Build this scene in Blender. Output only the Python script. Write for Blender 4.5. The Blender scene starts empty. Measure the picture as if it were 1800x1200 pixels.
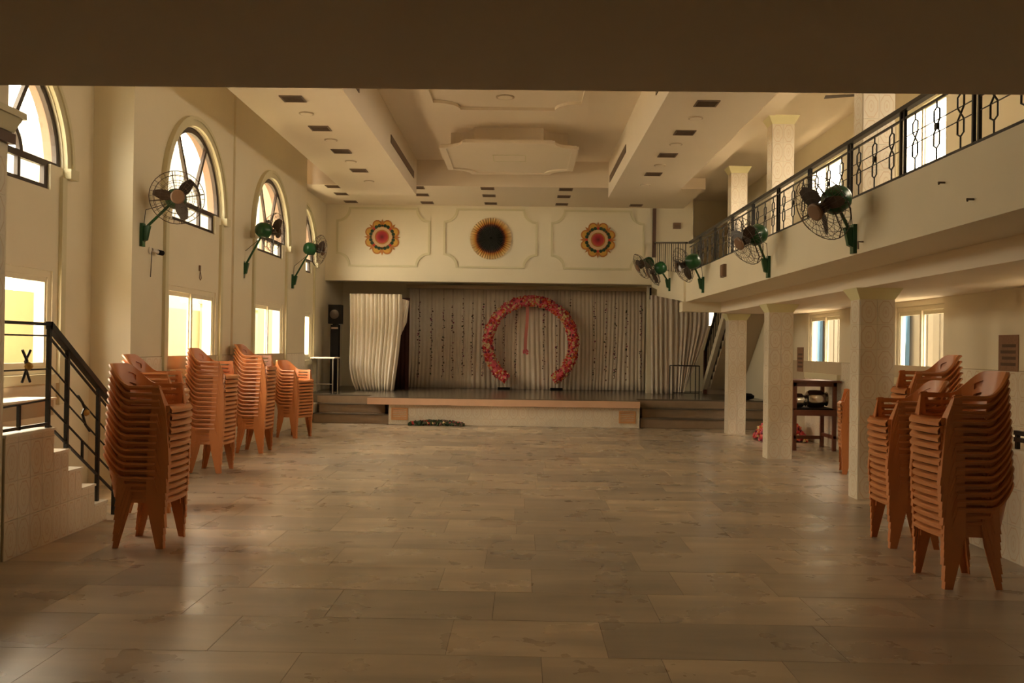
import bpy, bmesh, math, random
from mathutils import Vector, Matrix
from mathutils.geometry import delaunay_2d_cdt

scene = bpy.context.scene
COL = scene.collection
random.seed(7)
PI = math.pi
FPX = 1610.0                                   # focal length in pixels of the 1800x1200 frame

# ------------------------------------------------------------------ camera
yaw, pitch, roll = 18 / FPX, 10 / FPX, .0145
Fv = Vector((-math.sin(yaw) * math.cos(pitch), math.cos(yaw) * math.cos(pitch), math.sin(pitch)))
Rv = Fv.cross(Vector((0, 0, 1))).normalized()
Uv = Rv.cross(Fv)
R2 = Rv * math.cos(roll) + Uv * math.sin(roll)
U2 = -Rv * math.sin(roll) + Uv * math.cos(roll)
cam = bpy.data.cameras.new('camera')
cam.sensor_width = 36
cam.lens = FPX / 1800 * 36
cam.clip_end = 300
camo = bpy.data.objects.new('camera', cam)
COL.objects.link(camo)
mw = Matrix((R2, U2, -Fv)).transposed().to_4x4()
mw.translation = (0, 0, 1.7)
camo.matrix_world = mw
scene.camera = camo

# ------------------------------------------------------------------ world, sun, exposure
SKY = 11.0
world = bpy.data.worlds.new('world')
scene.world = world
world.use_nodes = True
bg = world.node_tree.nodes['Background']
bg.inputs['Color'].default_value = (1.0, .83, .60, 1)
bg.inputs['Strength'].default_value = SKY
sun = bpy.data.lights.new('sun', 'SUN')
sun.energy = 26
sun.angle = .02
sun.color = (1, .86, .62)
suno = bpy.data.objects.new('sun', sun)
COL.objects.link(suno)
suno.rotation_euler = Vector((-.05, .50, -1.0)).to_track_quat('-Z', 'Y').to_euler()
vs = scene.view_settings
vs.view_transform = 'Standard'
vs.look = 'None'
vs.gamma = 1
vs.use_curve_mapping = False
vs.exposure = 0.74
scene.cycles.max_bounces = 12
scene.cycles.diffuse_bounces = 7
scene.cycles.transparent_max_bounces = 16
scene.cycles.caustics_reflective = False
scene.cycles.caustics_refractive = False
scene.cycles.sample_clamp_indirect = 8


# ------------------------------------------------------------------ materials
def newmat(name):
    m = bpy.data.materials.new(name)
    m.use_nodes = True
    nt = m.node_tree
    return m, nt, nt.nodes['Principled BSDF']


def mat(name, col, rough=.6, metal=0.0, var=.08, scale=6.0, bump=0.0, spec=.5, coat=0.0):
    m, nt, b = newmat(name)
    b.inputs['Roughness'].default_value = rough
    b.inputs['Metallic'].default_value = metal
    b.inputs['Specular IOR Level'].default_value = spec
    if coat:
        b.inputs['Coat Weight'].default_value = coat
    tc = nt.nodes.new('ShaderNodeNewGeometry')
    nz = nt.nodes.new('ShaderNodeTexNoise')
    nz.inputs['Scale'].default_value = scale
    nz.inputs['Detail'].default_value = 4
    nt.links.new(tc.outputs['Position'], nz.inputs['Vector'])
    mx = nt.nodes.new('ShaderNodeMix')
    mx.data_type = 'RGBA'
    mx.inputs[6].default_value = (*[c * (1 - var) for c in col], 1)
    mx.inputs[7].default_value = (*[min(1, c * (1 + var)) for c in col], 1)
    nt.links.new(nz.outputs['Fac'], mx.inputs[0])
    nt.links.new(mx.outputs[2], b.inputs['Base Color'])
    if bump:
        bp = nt.nodes.new('ShaderNodeBump')
        bp.inputs['Strength'].default_value = bump
        bp.inputs['Distance'].default_value = .01
        nt.links.new(nz.outputs['Fac'], bp.inputs['Height'])
        nt.links.new(bp.outputs['Normal'], b.inputs['Normal'])
    return m


def math_node(nt, op, a, b=None):
    n = nt.nodes.new('ShaderNodeMath')
    n.operation = op
    for i, v in enumerate((a, b)):
        if v is None:
            continue
        if isinstance(v, (int, float)):
            n.inputs[i].default_value = v
        else:
            nt.links.new(v, n.inputs[i])
    return n.outputs[0]


def tile_material(name, base, line):
    """glazed wall tile: a printed long octagon with an oval flower, in the tile's own coordinates"""
    m, nt, b = newmat(name)
    b.inputs['Roughness'].default_value = .28
    tc = nt.nodes.new('ShaderNodeTexCoord')
    sp = nt.nodes.new('ShaderNodeSeparateXYZ')
    nt.links.new(tc.outputs['Object'], sp.inputs[0])
    ax = math_node(nt, 'DIVIDE', math_node(nt, 'ABSOLUTE', sp.outputs[0]), .088)
    az = math_node(nt, 'DIVIDE', math_node(nt, 'ABSOLUTE', sp.outputs[2]), .138)
    dia = math_node(nt, 'DIVIDE', math_node(nt, 'ADD', ax, az), 1.42)
    oc = math_node(nt, 'MAXIMUM', math_node(nt, 'MAXIMUM', ax, az), dia)
    l1 = math_node(nt, 'LESS_THAN', math_node(nt, 'ABSOLUTE', math_node(nt, 'SUBTRACT', oc, .93)), .045)
    ex = math_node(nt, 'POWER', math_node(nt, 'MULTIPLY', ax, 2.3), 2.0)
    ez = math_node(nt, 'POWER', math_node(nt, 'MULTIPLY', az, 1.9), 2.0)
    el = math_node(nt, 'SQRT', math_node(nt, 'ADD', ex, ez))
    l2 = math_node(nt, 'LESS_THAN', math_node(nt, 'ABSOLUTE', math_node(nt, 'SUBTRACT', el, .9)), .12)
    l3 = math_node(nt, 'LESS_THAN', el, .38)
    fac = math_node(nt, 'MAXIMUM', math_node(nt, 'MULTIPLY', l1, .5), math_node(nt, 'MULTIPLY', math_node(nt, 'MAXIMUM', l2, l3), .28))
    oi = nt.nodes.new('ShaderNodeObjectInfo')
    mx0 = nt.nodes.new('ShaderNodeMix')
    mx0.data_type = 'RGBA'
    mx0.inputs[6].default_value = (*base, 1)
    mx0.inputs[7].default_value = (*[c * .92 for c in base], 1)
    nt.links.new(oi.outputs['Random'], mx0.inputs[0])
    mx = nt.nodes.new('ShaderNodeMix')
    mx.data_type = 'RGBA'
    nt.links.new(fac, mx.inputs[0])
    nt.links.new(mx0.outputs[2], mx.inputs[6])
    mx.inputs[7].default_value = (*line, 1)
    nt.links.new(mx.outputs[2], b.inputs['Base Color'])
    return m


def marble_material():
    m, nt, b = newmat('marble')
    g = nt.nodes.new('ShaderNodeNewGeometry')
    oi = nt.nodes.new('ShaderNodeObjectInfo')
    vm = nt.nodes.new('ShaderNodeVectorMath')
    vm.operation = 'MULTIPLY'
    nt.links.new(g.outputs['Position'], vm.inputs[0])
    vm.inputs[1].default_value = (.42, 2.3, 1)
    ad = nt.nodes.new('ShaderNodeVectorMath')
    ad.operation = 'ADD'
    nt.links.new(vm.outputs[0], ad.inputs[0])
    cb = nt.nodes.new('ShaderNodeCombineXYZ')
    nt.links.new(math_node(nt, 'MULTIPLY', oi.outputs['Random'], 37.0), cb.inputs[0])
    nt.links.new(math_node(nt, 'MULTIPLY', oi.outputs['Random'], 91.0), cb.inputs[1])
    nt.links.new(cb.outputs[0], ad.inputs[1])
    n1 = nt.nodes.new('ShaderNodeTexNoise')
    n1.inputs['Scale'].default_value = 1.15
    n1.inputs['Detail'].default_value = 4
    n1.inputs['Roughness'].default_value = .55
    n1.inputs['Distortion'].default_value = .5
    nt.links.new(ad.outputs[0], n1.inputs['Vector'])
    r1 = nt.nodes.new('ShaderNodeValToRGB')
    e = r1.color_ramp.elements
    e[0].position, e[0].color = .22, (.33, .285, .225, 1)
    e[1].position, e[1].color = .80, (.68, .57, .435, 1)
    nt.links.new(n1.outputs['Fac'], r1.inputs[0])
    n3 = nt.nodes.new('ShaderNodeTexNoise')
    n3.inputs['Scale'].default_value = .85
    n3.inputs['Detail'].default_value = 3
    n3.inputs['Roughness'].default_value = .6
    nt.links.new(ad.outputs[0], n3.inputs['Vector'])
    m3 = nt.nodes.new('ShaderNodeMapRange')
    m3.inputs[1].default_value, m3.inputs[2].default_value = .54, .84
    m3.inputs[3].default_value, m3.inputs[4].default_value = 0, .6
    nt.links.new(n3.outputs['Fac'], m3.inputs[0])
    patch = nt.nodes.new('ShaderNodeMix')
    patch.data_type = 'RGBA'
    nt.links.new(m3.outputs[0], patch.inputs[0])
    nt.links.new(r1.outputs[0], patch.inputs[6])
    patch.inputs[7].default_value = (.20, .18, .15, 1)
    tone = nt.nodes.new('ShaderNodeMix')
    tone.data_type = 'RGBA'
    tone.blend_type = 'MULTIPLY'
    tone.inputs[0].default_value = 1
    rt = nt.nodes.new('ShaderNodeValToRGB')
    rt.color_ramp.elements[0].color = (.70, .70, .72, 1)
    rt.color_ramp.elements[1].color = (1.04, 1.0, .95, 1)
    nt.links.new(oi.outputs['Random'], rt.inputs[0])
    nt.links.new(patch.outputs[2], tone.inputs[6])
    nt.links.new(rt.outputs[0], tone.inputs[7])
    nt.links.new(tone.outputs[2], b.inputs['Base Color'])
    n2 = nt.nodes.new('ShaderNodeTexNoise')
    n2.inputs['Scale'].default_value = 2.2
    n2.inputs['Detail'].default_value = 5
    nt.links.new(g.outputs['Position'], n2.inputs['Vector'])
    rr = nt.nodes.new('ShaderNodeMapRange')
    rr.inputs[1].default_value, rr.inputs[2].default_value = .3, .7
    rr.inputs[3].default_value, rr.inputs[4].default_value = .24, .36
    nt.links.new(n2.outputs['Fac'], rr.inputs[0])
    nt.links.new(rr.outputs[0], b.inputs['Roughness'])
    b.inputs['Specular IOR Level'].default_value = .5
    return m


def radial_material(name, stops, rad):
    """a printed paper rosette: colour by distance from the object's own centre (local XZ)"""
    m, nt, b = newmat(name)
    b.inputs['Roughness'].default_value = .7
    tc = nt.nodes.new('ShaderNodeTexCoord')
    sp = nt.nodes.new('ShaderNodeSeparateXYZ')
    nt.links.new(tc.outputs['Object'], sp.inputs[0])
    d = math_node(nt, 'SQRT', math_node(nt, 'ADD', math_node(nt, 'POWER', sp.outputs[0], 2.0), math_node(nt, 'POWER', sp.outputs[2], 2.0)))
    r = nt.nodes.new('ShaderNodeValToRGB')
    nt.links.new(math_node(nt, 'DIVIDE', d, rad), r.inputs[0])
    e = r.color_ramp.elements
    e[0].position, e[0].color = stops[0][0], (*stops[0][1], 1)
    e[1].position, e[1].color = stops[-1][0], (*stops[-1][1], 1)
    for p, c in stops[1:-1]:
        k = e.new(p)
        k.color = (*c, 1)
    nt.links.new(r.outputs[0], b.inputs['Base Color'])
    return m


def glass_material():
    m = bpy.data.materials.new('window_glass')
    m.use_nodes = True
    nt = m.node_tree
    nt.nodes.clear()
    o = nt.nodes.new('ShaderNodeOutputMaterial')
    t = nt.nodes.new('ShaderNodeBsdfTransparent')
    t.inputs[0].default_value = (.93, .95, .93, 1)
    g = nt.nodes.new('ShaderNodeBsdfGlossy')
    g.inputs['Roughness'].default_value = .05
    x = nt.nodes.new('ShaderNodeMixShader')
    x.inputs[0].default_value = .06
    nt.links.new(t.outputs[0], x.inputs[1])
    nt.links.new(g.outputs[0], x.inputs[2])
    nt.links.new(x.outputs[0], o.inputs[0])
    return m


M = {}
M['wall'] = mat('cream_wall_paint', (.78, .715, .56), .55, var=.05, scale=1.3, bump=.03)
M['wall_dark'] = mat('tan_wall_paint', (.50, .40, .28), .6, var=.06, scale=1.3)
M['ceil'] = mat('ceiling_paint', (.80, .71, .59), .65, var=.04, scale=1.1)
M['mould'] = mat('moulding_paint', (.66, .61, .42), .5, var=.05)
M['cap'] = mat('pale_yellow_capital', (.74, .70, .42), .5, var=.05)
M['brownband'] = mat('dark_brown_band', (.09, .04, .02), .5)
M['tile'] = tile_material('printed_wall_tile', (.80, .73, .60), (.55, .36, .20))
M['grout'] = mat('grout', (.50, .42, .30), .8)
M['marble'] = marble_material()
M['joint'] = mat('floor_joint', (.22, .18, .13), .7)
M['steel'] = mat('dark_window_steel', (.035, .018, .012), .45)
M['upvc'] = mat('cream_window_frame', (.78, .72, .56), .35, var=.03)
M['glass'] = glass_material()
M['iron'] = mat('black_iron', (.012, .010, .009), .4)
M['gold'] = mat('gold_ball', (.50, .30, .08), .35, metal=.6)
M['chair'] = mat('brown_plastic', (.62, .24, .085), .32, var=.06, scale=3)
M['green'] = mat('green_enamel', (.008, .075, .022), .3, var=.1)
M['cage'] = mat('cage_wire', (.07, .045, .03), .45)
M['blade'] = mat('dark_brown_blade', (.045, .025, .016), .4)
M['hub'] = mat('tan_hub_cover', (.20, .11, .06), .4)
M['granite'] = mat('dark_granite', (.13, .11, .085), .22, var=.25, scale=30)
M['stepstone'] = mat('brown_stone_step', (.31, .225, .15), .4, var=.18, scale=10)
M['nosing'] = mat('pink_stone_slab', (.68, .44, .30), .35, var=.1, scale=5)
M['grille'] = mat('orange_grille_paint', (.62, .33, .14), .5)
M['curtain'] = mat('grey_beige_curtain', (.74, .645, .53), .8, var=.08, scale=8)
M['whitecloth'] = mat('white_satin_curtain', (.90, .84, .74), .6, var=.04, scale=8)
M['greycloth'] = mat('pale_grey_curtain', (.72, .64, .56), .7, var=.06, scale=8)
M['maroon'] = mat('dark_maroon_drape', (.05, .012, .008), .8)
M['wood'] = mat('dark_red_wood', (.13, .035, .015), .4, var=.25, scale=14)
M['black'] = mat('black_plastic', (.008, .006, .005), .75, spec=.15)
M['steelpot'] = mat('stainless_steel', (.62, .58, .52), .22, metal=1.0, var=.05)
M['laminate'] = mat('white_laminate', (.82, .78, .68), .4)
M['chrome'] = mat('grey_steel_tube', (.45, .42, .37), .35, metal=.8)
M['vent'] = mat('brown_vent_grille', (.15, .095, .06), .5)
M['disc'] = mat('off_downlight', (.48, .38, .26), .4)
M['paper'] = mat('brown_poster', (.26, .14, .08), .7, var=.3, scale=40)
M['paper2'] = mat('poster_print', (.11, .06, .035), .7)
M['whiteplastic'] = mat('white_plastic', (.75, .72, .66), .4)
M['red'] = mat('red_blossom', (.55, .025, .03), .6, var=.2)
M['pink'] = mat('pink_blossom', (.72, .13, .17), .6, var=.2)
M['orange'] = mat('orange_blossom', (.75, .17, .03), .6, var=.2)
M['cream'] = mat('cream_blossom', (.72, .55, .28), .6, var=.2)
M['purple'] = mat('purple_blossom', (.22, .025, .08), .6, var=.2)
M['leaf'] = mat('dark_leaf', (.02, .045, .012), .6, var=.3)
M['bud'] = mat('dried_brown_bud', (.17, .09, .065), .7, var=.3)
M['ribbon'] = mat('pink_ribbon', (.58, .18, .15), .6)
M['medyellow'] = mat('yellow_petal', (.60, .34, .05), .5)
M['medorange'] = mat('orange_petal', (.46, .17, .03), .5)
M['medgreen'] = mat('dark_green_petal', (.012, .04, .012), .5)
M['medtan'] = mat('tan_ring', (.62, .42, .24), .5)
M['medred'] = radial_material('red_flower_centre', [(0, (.10, .005, .008)), (.5, (.36, .02, .03)), (1, (.50, .07, .06))], .16)
M['rosette'] = radial_material('dark_centred_rosette', [(0, (.012, .010, .006)), (.55, (.008, .010, .007)), (.66, (.08, .012, .006)), (.74, (.42, .15, .02)), (.84, (.55, .34, .10)), (1, (.66, .52, .32))], .51)
M['yellowwall'] = mat('yellow_outside_paint', (.17, .132, .062), .8, var=.06)
M['pinkwall'] = mat('peach_outside_plaster', (.24, .155, .115), .8, var=.08)
M['greywall'] = mat('grey_outside_building', (.11, .105, .10), .8, var=.1, scale=1)
M['ground'] = mat('pale_concrete', (.50, .44, .35), .8)
M['shrub'] = mat('outside_shrub', (.05, .07, .02), .8, var=.4, scale=5)
M['blue'] = mat('blue_painted_panel', (.035, .085, .15), .6)
M['creamwall'] = mat('cream_outside_boards', (.13, .115, .09), .7, var=.1)
M['boardpale'] = mat('pale_outside_boards', (.18, .165, .14), .7, var=.1)


# ------------------------------------------------------------------ mesh helpers
class MB:
    def __init__(s, M_=None):
        s.v, s.f, s.M = [], [], M_

    def add(s, vs_, fs):
        o = len(s.v)
        if s.M is not None:
            vs_ = [s.M @ Vector(v) for v in vs_]
        s.v += [tuple(v) for v in vs_]
        s.f += [tuple(i + o for i in f) for f in fs]
        return s

    def box(s, x0, x1, y0, y1, z0, z1):
        v = [(x, y, z) for z in (z0, z1) for y in (y0, y1) for x in (x0, x1)]
        return s.add(v, [(0, 2, 3, 1), (4, 5, 7, 6), (0, 1, 5, 4), (2, 6, 7, 3), (0, 4, 6, 2), (1, 3, 7, 5)])

    def hexa(s, b, t):
        """b, t: four bottom and four top points, counter-clockwise from above"""
        return s.add(list(b) + list(t), [(3, 2, 1, 0), (4, 5, 6, 7), (0, 1, 5, 4), (1, 2, 6, 5), (2, 3, 7, 6), (3, 0, 4, 7)])

    def tube(s, pts, r, n=8, closed=False, cap=True):
        pts = [Vector(p) for p in pts]
        m = len(pts)
        rings = []
        ref = None
        for i, p in enumerate(pts):
            a = pts[i - 1] if (i or closed) else p
            b = pts[(i + 1) % m] if (i < m - 1 or closed) else p
            t = (b - a).normalized()
            if ref is None:
                ref = Vector((0, 0, 1)) if abs(t.z) < .9 else Vector((1, 0, 0))
            u = (ref - t * ref.dot(t)).normalized()
            ref = u
            w = t.cross(u)
            rr = r[i] if isinstance(r, (list, tuple)) else r
            rings.append([p + (u * math.cos(2 * PI * k / n) + w * math.sin(2 * PI * k / n)) * rr for k in range(n)])
        v = [q for R_ in rings for q in R_]
        f = []
        for i in range(m if closed else m - 1):
            j = (i + 1) % m
            for k in range(n):
                f.append((i * n + k, i * n + (k + 1) % n, j * n + (k + 1) % n, j * n + k))
        if cap and not closed:
            f += [tuple(range(n))[::-1], tuple((m - 1) * n + k for k in range(n))]
        return s.add(v, f)

    def lathe(s, prof, n=16, frame=None):
        """prof: (radius, height) along the frame's Z"""
        fm = frame or Matrix.Identity(4)
        v = [fm @ Vector((r * math.cos(2 * PI * k / n), r * math.sin(2 * PI * k / n), h)) for r, h in prof for k in range(n)]
        f = []
        for i in range(len(prof) - 1):
            for k in range(n):
                f.append((i * n + k, i * n + (k + 1) % n, (i + 1) * n + (k + 1) % n, (i + 1) * n + k))
        f += [tuple(range(n))[::-1], tuple((len(prof) - 1) * n + k for k in range(n))]
        return s.add(v, f)

    def prism(s, poly, fn, d0, d1):
        """closed 2D polygon (a, b) pushed from d0 to d1 by fn(a, b, d) -> point"""
        n = len(poly)
        v = [fn(a, b, d0) for a, b in poly] + [fn(a, b, d1) for a, b in poly]
        f = [tuple(range(n))[::-1], tuple(range(n, 2 * n))] + [(i, (i + 1) % n, n + (i + 1) % n, n + i) for i in range(n)]
        return s.add(v, f)

    def band(s, inner, outer, fn, d0, d1, closed=False):
        """a strip between two 2D lines, pushed from d0 to d1"""
        n = len(inner)
        for i in range(n if closed else n - 1):
            j = (i + 1) % n
            v = [fn(*inner[i], d0), fn(*outer[i], d0), fn(*outer[j], d0), fn(*inner[j], d0),
                 fn(*inner[i], d1), fn(*outer[i], d1), fn(*outer[j], d1), fn(*inner[j], d1)]
            f = [(0, 1, 2, 3), (7, 6, 5, 4), (1, 5, 6, 2), (3, 7, 4, 0)]
            if not closed and i == 0:
                f.append((0, 4, 5, 1))
            if not closed and i == n - 2:
                f.append((3, 2, 6, 7))
            s.add(v, f)
        return s

    def plate(s, outer, holes, fn, d0, d1):
        """a flat plate with holes"""
        pts, edges = [], []
        for loop in [outer] + holes:
            o = len(pts)
            pts += [Vector((a, b)) for a, b in loop]
            edges += [(o + i, o + (i + 1) % len(loop)) for i in range(len(loop))]
        r = delaunay_2d_cdt(pts, edges, [], 1, 1e-6)
        V, T = r[0], r[2]

        def inside(p, loop):
            c = False
            for i in range(len(loop)):
                (x1, y1), (x2, y2) = loop[i - 1], loop[i]
                if (y1 > p[1]) != (y2 > p[1]) and p[0] < (x2 - x1) * (p[1] - y1) / (y2 - y1) + x1:
                    c = not c
            return c
        tris = []
        for t in T:
            c = sum((V[i] for i in t), Vector((0, 0))) / len(t)
            if inside(c, outer) and not any(inside(c, h) for h in holes):
                tris.append(tuple(t))
        n = len(V)
        s.add([fn(p.x, p.y, d0) for p in V] + [fn(p.x, p.y, d1) for p in V], [t[::-1] for t in tris] + [tuple(i + n for i in t) for t in tris])
        for loop in [outer] + holes:
            m = len(loop)
            s.add([fn(a, b, d0) for a, b in loop] + [fn(a, b, d1) for a, b in loop], [(i, (i + 1) % m, m + (i + 1) % m, m + i) for i in range(m)])
        return s

    def bar(s, p, q, w, fn, d0, d1):
        p, q = Vector(p), Vector(q)
        t = (q - p).normalized()
        nrm = Vector((-t.y, t.x)) * w / 2
        return s.prism([tuple(p + nrm), tuple(q + nrm), tuple(q - nrm), tuple(p - nrm)], fn, d0, d1)

    def grid(s, fn, nu, nv, skip=None):
        v = [fn(i / nu, j / nv) for j in range(nv + 1) for i in range(nu + 1)]
        f = [(j * (nu + 1) + i, j * (nu + 1) + i + 1, (j + 1) * (nu + 1) + i + 1, (j + 1) * (nu + 1) + i)
             for j in range(nv) for i in range(nu) if not (skip and skip(i, j))]
        return s.add(v, f)

    def mesh(s, name, m, smooth=False, recalc=True):
        me = bpy.data.meshes.new(name)
        me.from_pydata(s.v, [], s.f)
        me.materials.append(m)
        if recalc:
            bm = bmesh.new()
            bm.from_mesh(me)
            bmesh.ops.recalc_face_normals(bm, faces=bm.faces)
            bm.to_mesh(me)
            bm.free()
        if smooth:
            for p in me.polygons:
                p.use_smooth = True
        return me


def put(name, me, parent=None, loc=None, rot=None):
    o = bpy.data.objects.new(name, me)
    COL.objects.link(o)
    if parent:
        o.parent = parent
    if loc is not None:
        o.location = loc
    if rot is not None:
        o.rotation_euler = rot
    return o


def smooth_by_angle(me, deg=35):
    for p in me.polygons:
        p.use_smooth = True
    bm = bmesh.new()
    bm.from_mesh(me)
    for e in bm.edges:
        if len(e.link_faces) == 2 and e.calc_face_angle(0) > math.radians(deg):
            e.smooth = False
    bm.to_mesh(me)
    bm.free()


def obj(name, mb, m, parent=None, smooth=False, kind=None):
    """one mesh object; mb is in world coordinates unless a parent sits elsewhere"""
    if parent is not None and parent.type == 'EMPTY' and parent.location.length > 0 and not parent.get('local'):
        L = parent.location
        mb.v = [(v[0] - L.x, v[1] - L.y, v[2] - L.z) for v in mb.v]
    me = mb.mesh(name, M[m] if isinstance(m, str) else m)
    if smooth:
        smooth_by_angle(me)
    o = put(name, me, parent)
    if kind:
        o['kind'] = kind
    return o


def tag(o, label, cat, group=None, kind=None):
    o['label'] = label
    o['category'] = cat
    if group:
        o['group'] = group
    if kind:
        o['kind'] = kind
    return o


def thing(name, label, cat, loc=(0, 0, 0), group=None, kind=None, local=False):
    o = bpy.data.objects.new(name, None)
    COL.objects.link(o)
    o.location = loc
    o.empty_display_size = .1
    if local:
        o['local'] = 1
    return tag(o, label, cat, group, kind)


def structure(name, mb, m, label=None, smooth=False):
    o = obj(name, mb, m, smooth=smooth)
    o['kind'] = 'structure'
    if label:
        o['label'] = label
    return o


def modifier_bevel(o, w, seg=2):
    b = o.modifiers.new('bevel', 'BEVEL')
    b.width = w
    b.segments = seg
    b.limit_method = 'ANGLE'


ORD = ['first', 'second', 'third', 'fourth', 'fifth', 'sixth', 'seventh', 'eighth', 'ninth', 'tenth', 'eleventh', 'twelfth',
       'thirteenth', 'fourteenth', 'fifteenth', 'sixteenth', 'seventeenth', 'eighteenth', 'nineteenth', 'twentieth']

# ------------------------------------------------------------------ main sizes (metres)
XL, XLA, XLB = -4.62, -5.10, -4.88        # left wall of the hall, of the stair bay, of the stage bay
XR = 5.50                                 # right outer wall
XF = 3.20                                 # balcony front
YP = 22.5                                 # wall above the stage
YB = 24.75                                # wall behind the stage
ZC, ZS, ZK = 5.72, 4.95, 5.16             # ceiling of the well, side soffits, soffit before the stage
ZT = .59                                  # stage floor
yz = lambda x: (lambda a, b, d: (x + d, a, b))       # plane across X
xz = lambda y: (lambda a, b, d: (a, y + d, b))       # plane across Y

# ------------------------------------------------------------------ floor
fl = structure('floor', MB().box(-5.4, 5.8, -2.3, 25.2, -.12, -.004), 'joint')
rowp = .66
y = 4.39
nt_ = 0
while y < 19.6:
    x = -5.1 - random.random() * .9
    while x < XR:
        w = random.choice((.66, .9, 1.05, 1.2, 1.32))
        x0, x1 = max(x, -5.1), min(x + w, XR)
        y1 = min(y + rowp, 19.72)
        if x1 - x0 > .1:
            hx, hy = (x1 - x0) / 2 - .0015, (y1 - y) / 2 - .0015
            mb = MB().box(-hx, hx, -hy, hy, -.012, 0)
            put('marble_slab', mb.mesh('marble_slab', M['marble']), fl, ((x0 + x1) / 2, (y + y1) / 2, random.uniform(-.0006, .0004)))
            nt_ += 1
        x += w
    y += rowp
obj('marble_floor_sheet', MB().box(-5.1, XR, -2, 4.388, -.012, 0), 'marble', fl)


# ------------------------------------------------------------------ left walls with window openings
def arch_open(c, r=1.1, w=.84, z0=3.32, zs=3.60, n=22):
    return [(c - w, z0), (c + w, z0), (c + w, zs)] + [(c + r * math.cos(a), zs + r * math.sin(a)) for a in [PI * k / n for k in range(n + 1)]] + [(c - w, zs)]


def rect(c, w, z0, z1):
    return [(c - w, z0), (c + w, z0), (c + w, z1), (c - w, z1)]


LW = [(XLA, 8.95), (XL, 12.81), (XL, 16.68), (XLB, 20.20)]
holes = {i: [arch_open(c), rect(c, .92, 1.34, 2.45)] for i, (x, c) in enumerate(LW)}
wl_main = structure('wall_left', MB().plate([(10.75, 0), (19.4, 0), (19.4, ZC), (10.75, ZC)], holes[1] + holes[2], yz(XL), 0, -.20), 'wall')
wl_bay = structure('wall_left_stair_bay', MB().plate([(-2.3, 0), (10.75, 0), (10.75, ZC), (-2.3, ZC)], holes[0], yz(XLA), 0, -.20), 'wall')
structure('wall_left_bay_return', MB().box(-5.4, XL - .001, 10.751, 10.95, 0, ZC), 'wall')
wl_stage = structure('wall_left_stage_bay', MB().plate([(19.4, 0), (25.05, 0), (25.05, ZC), (19.4, ZC)], holes[3], yz(XLB), 0, -.20), 'wall')
structure('wall_right', MB().plate([(-2.3, 0), (25.05, 0), (25.05, ZC), (-2.3, ZC)],
          [rect(12.78, .78, 1.34, 2.36), rect(16.80, .86, 1.30, 2.40), rect(12.80, .80, 4.05, 5.22), rect(16.85, .90, 4.10, 5.22),
           rect(8.78, .78, 4.05, 5.22), rect(8.9, .5, 1.34, 2.36)], yz(XR), 0, .14), 'wall')
structure('wall_back', MB().plate([(XLB - .3, 0), (XR + .3, 0), (XR + .3, ZC), (XLB - .3, ZC)], [[(4.80, 2.35), (5.15, 2.35), (5.15, 2.80), (4.80, 2.80)]], xz(YB), 0, .3), 'wall')
structure('wall_front', MB().box(-5.4, 5.8, -2.3, -2, 0, ZC), 'wall')
# shallow pilaster between the two middle windows
structure('trim_1', MB().box(XL, XL + .035, 14.45, 15.08, 1.52, ZC), 'wall', 'shallow cream pilaster between the two middle arched windows')

# wall above the stage opening, with its thick beam
pw = structure('wall_proscenium', MB().box(XLB, 3.17, YP, YP + .38, 3.285, ZC), 'wall')
structure('wall_right_landing', MB().box(3.17, 4.15, YP, YP + .3, 3.30, ZC), 'wall')
structure('trim_2', MB().box(3.155, 3.23, YP - .10, YP - .01, 3.95, 5.14), 'brownband', 'dark vertical pipe at the end of the wall above the stage')
structure('trim_3', MB().box(3.14, 3.25, 23.1, 23.3, ZT, 3.285), 'wall', 'narrow cream pier at the right end of the stage curtain')
structure('trim_4', MB().box(3.19, 3.225, 23.02, 23.099, 2.95, 3.24), 'black', 'short black strip on the pier beside the stage curtain')

# ------------------------------------------------------------------ ceiling: well, side soffits, stage soffit, tray, mouldings
ce = structure('ceiling', MB().box(-5.4, 5.8, -2.3, 25.05, ZC, ZC + .2), 'ceil')
YE = 19.75


def slit_box(x0, x1, y0, y1, z0, z1):
    return MB().box(x0, x1, y0, y1, z0, z1)


obj('left_soffit', slit_box(-3.81, -2.335, -2, YE, ZS, ZC), 'ceil', ce)
obj('right_soffit', slit_box(1.81, 3.17, -2, YE, ZS, ZC), 'ceil', ce)
obj('stage_soffit', MB().box(XLB, 3.9, YE, YP, ZK, ZC), 'ceil', ce)
obj('balcony_beam', MB().box(3.62, 3.92, -2, YP, 5.40, ZC), 'ceil', ce)
for sx, ys in ((-2.335, [(11.2, 12.75), (15.85, 19.2)]), (1.81, [(11.2, 12.7), (16.4, 19.4)])):
    s = 1 if sx < 0 else -1
    for y0, y1 in ys:
        o = obj('air_slot', MB().box(sx, sx + s * .012, y0, y1, 5.22, 5.36), 'vent', ce)


def scallop(x0, x1, y0, y1, r, n=8):
    """rectangle with inward-curved corners, counter-clockwise"""
    out = []
    for cx, cy, a0 in ((x0, y0, PI / 2), (x1, y0, PI), (x1, y1, 3 * PI / 2), (x0, y1, 0)):
        seq = [a0 - k / n * PI / 2 for k in range(n + 1)]
        out += [(cx + r * math.cos(a), cy + r * math.sin(a)) for a in seq]
    return out


def xyplane(z):
    return lambda a, b, d: (a, b, z + d)


def tray(x0, x1, y0, y1, r, zb, t):
    return MB().prism(scallop(x0, x1, y0, y1, r), xyplane(zb), 0, t)


def frame_band(x0, x1, y0, y1, r, w, fn, d0, d1):
    return MB().band(scallop(x0 + w, x1 - w, y0 + w, y1 - w, r), scallop(x0, x1, y0, y1, r), fn, d0, d1, closed=True)


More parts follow.
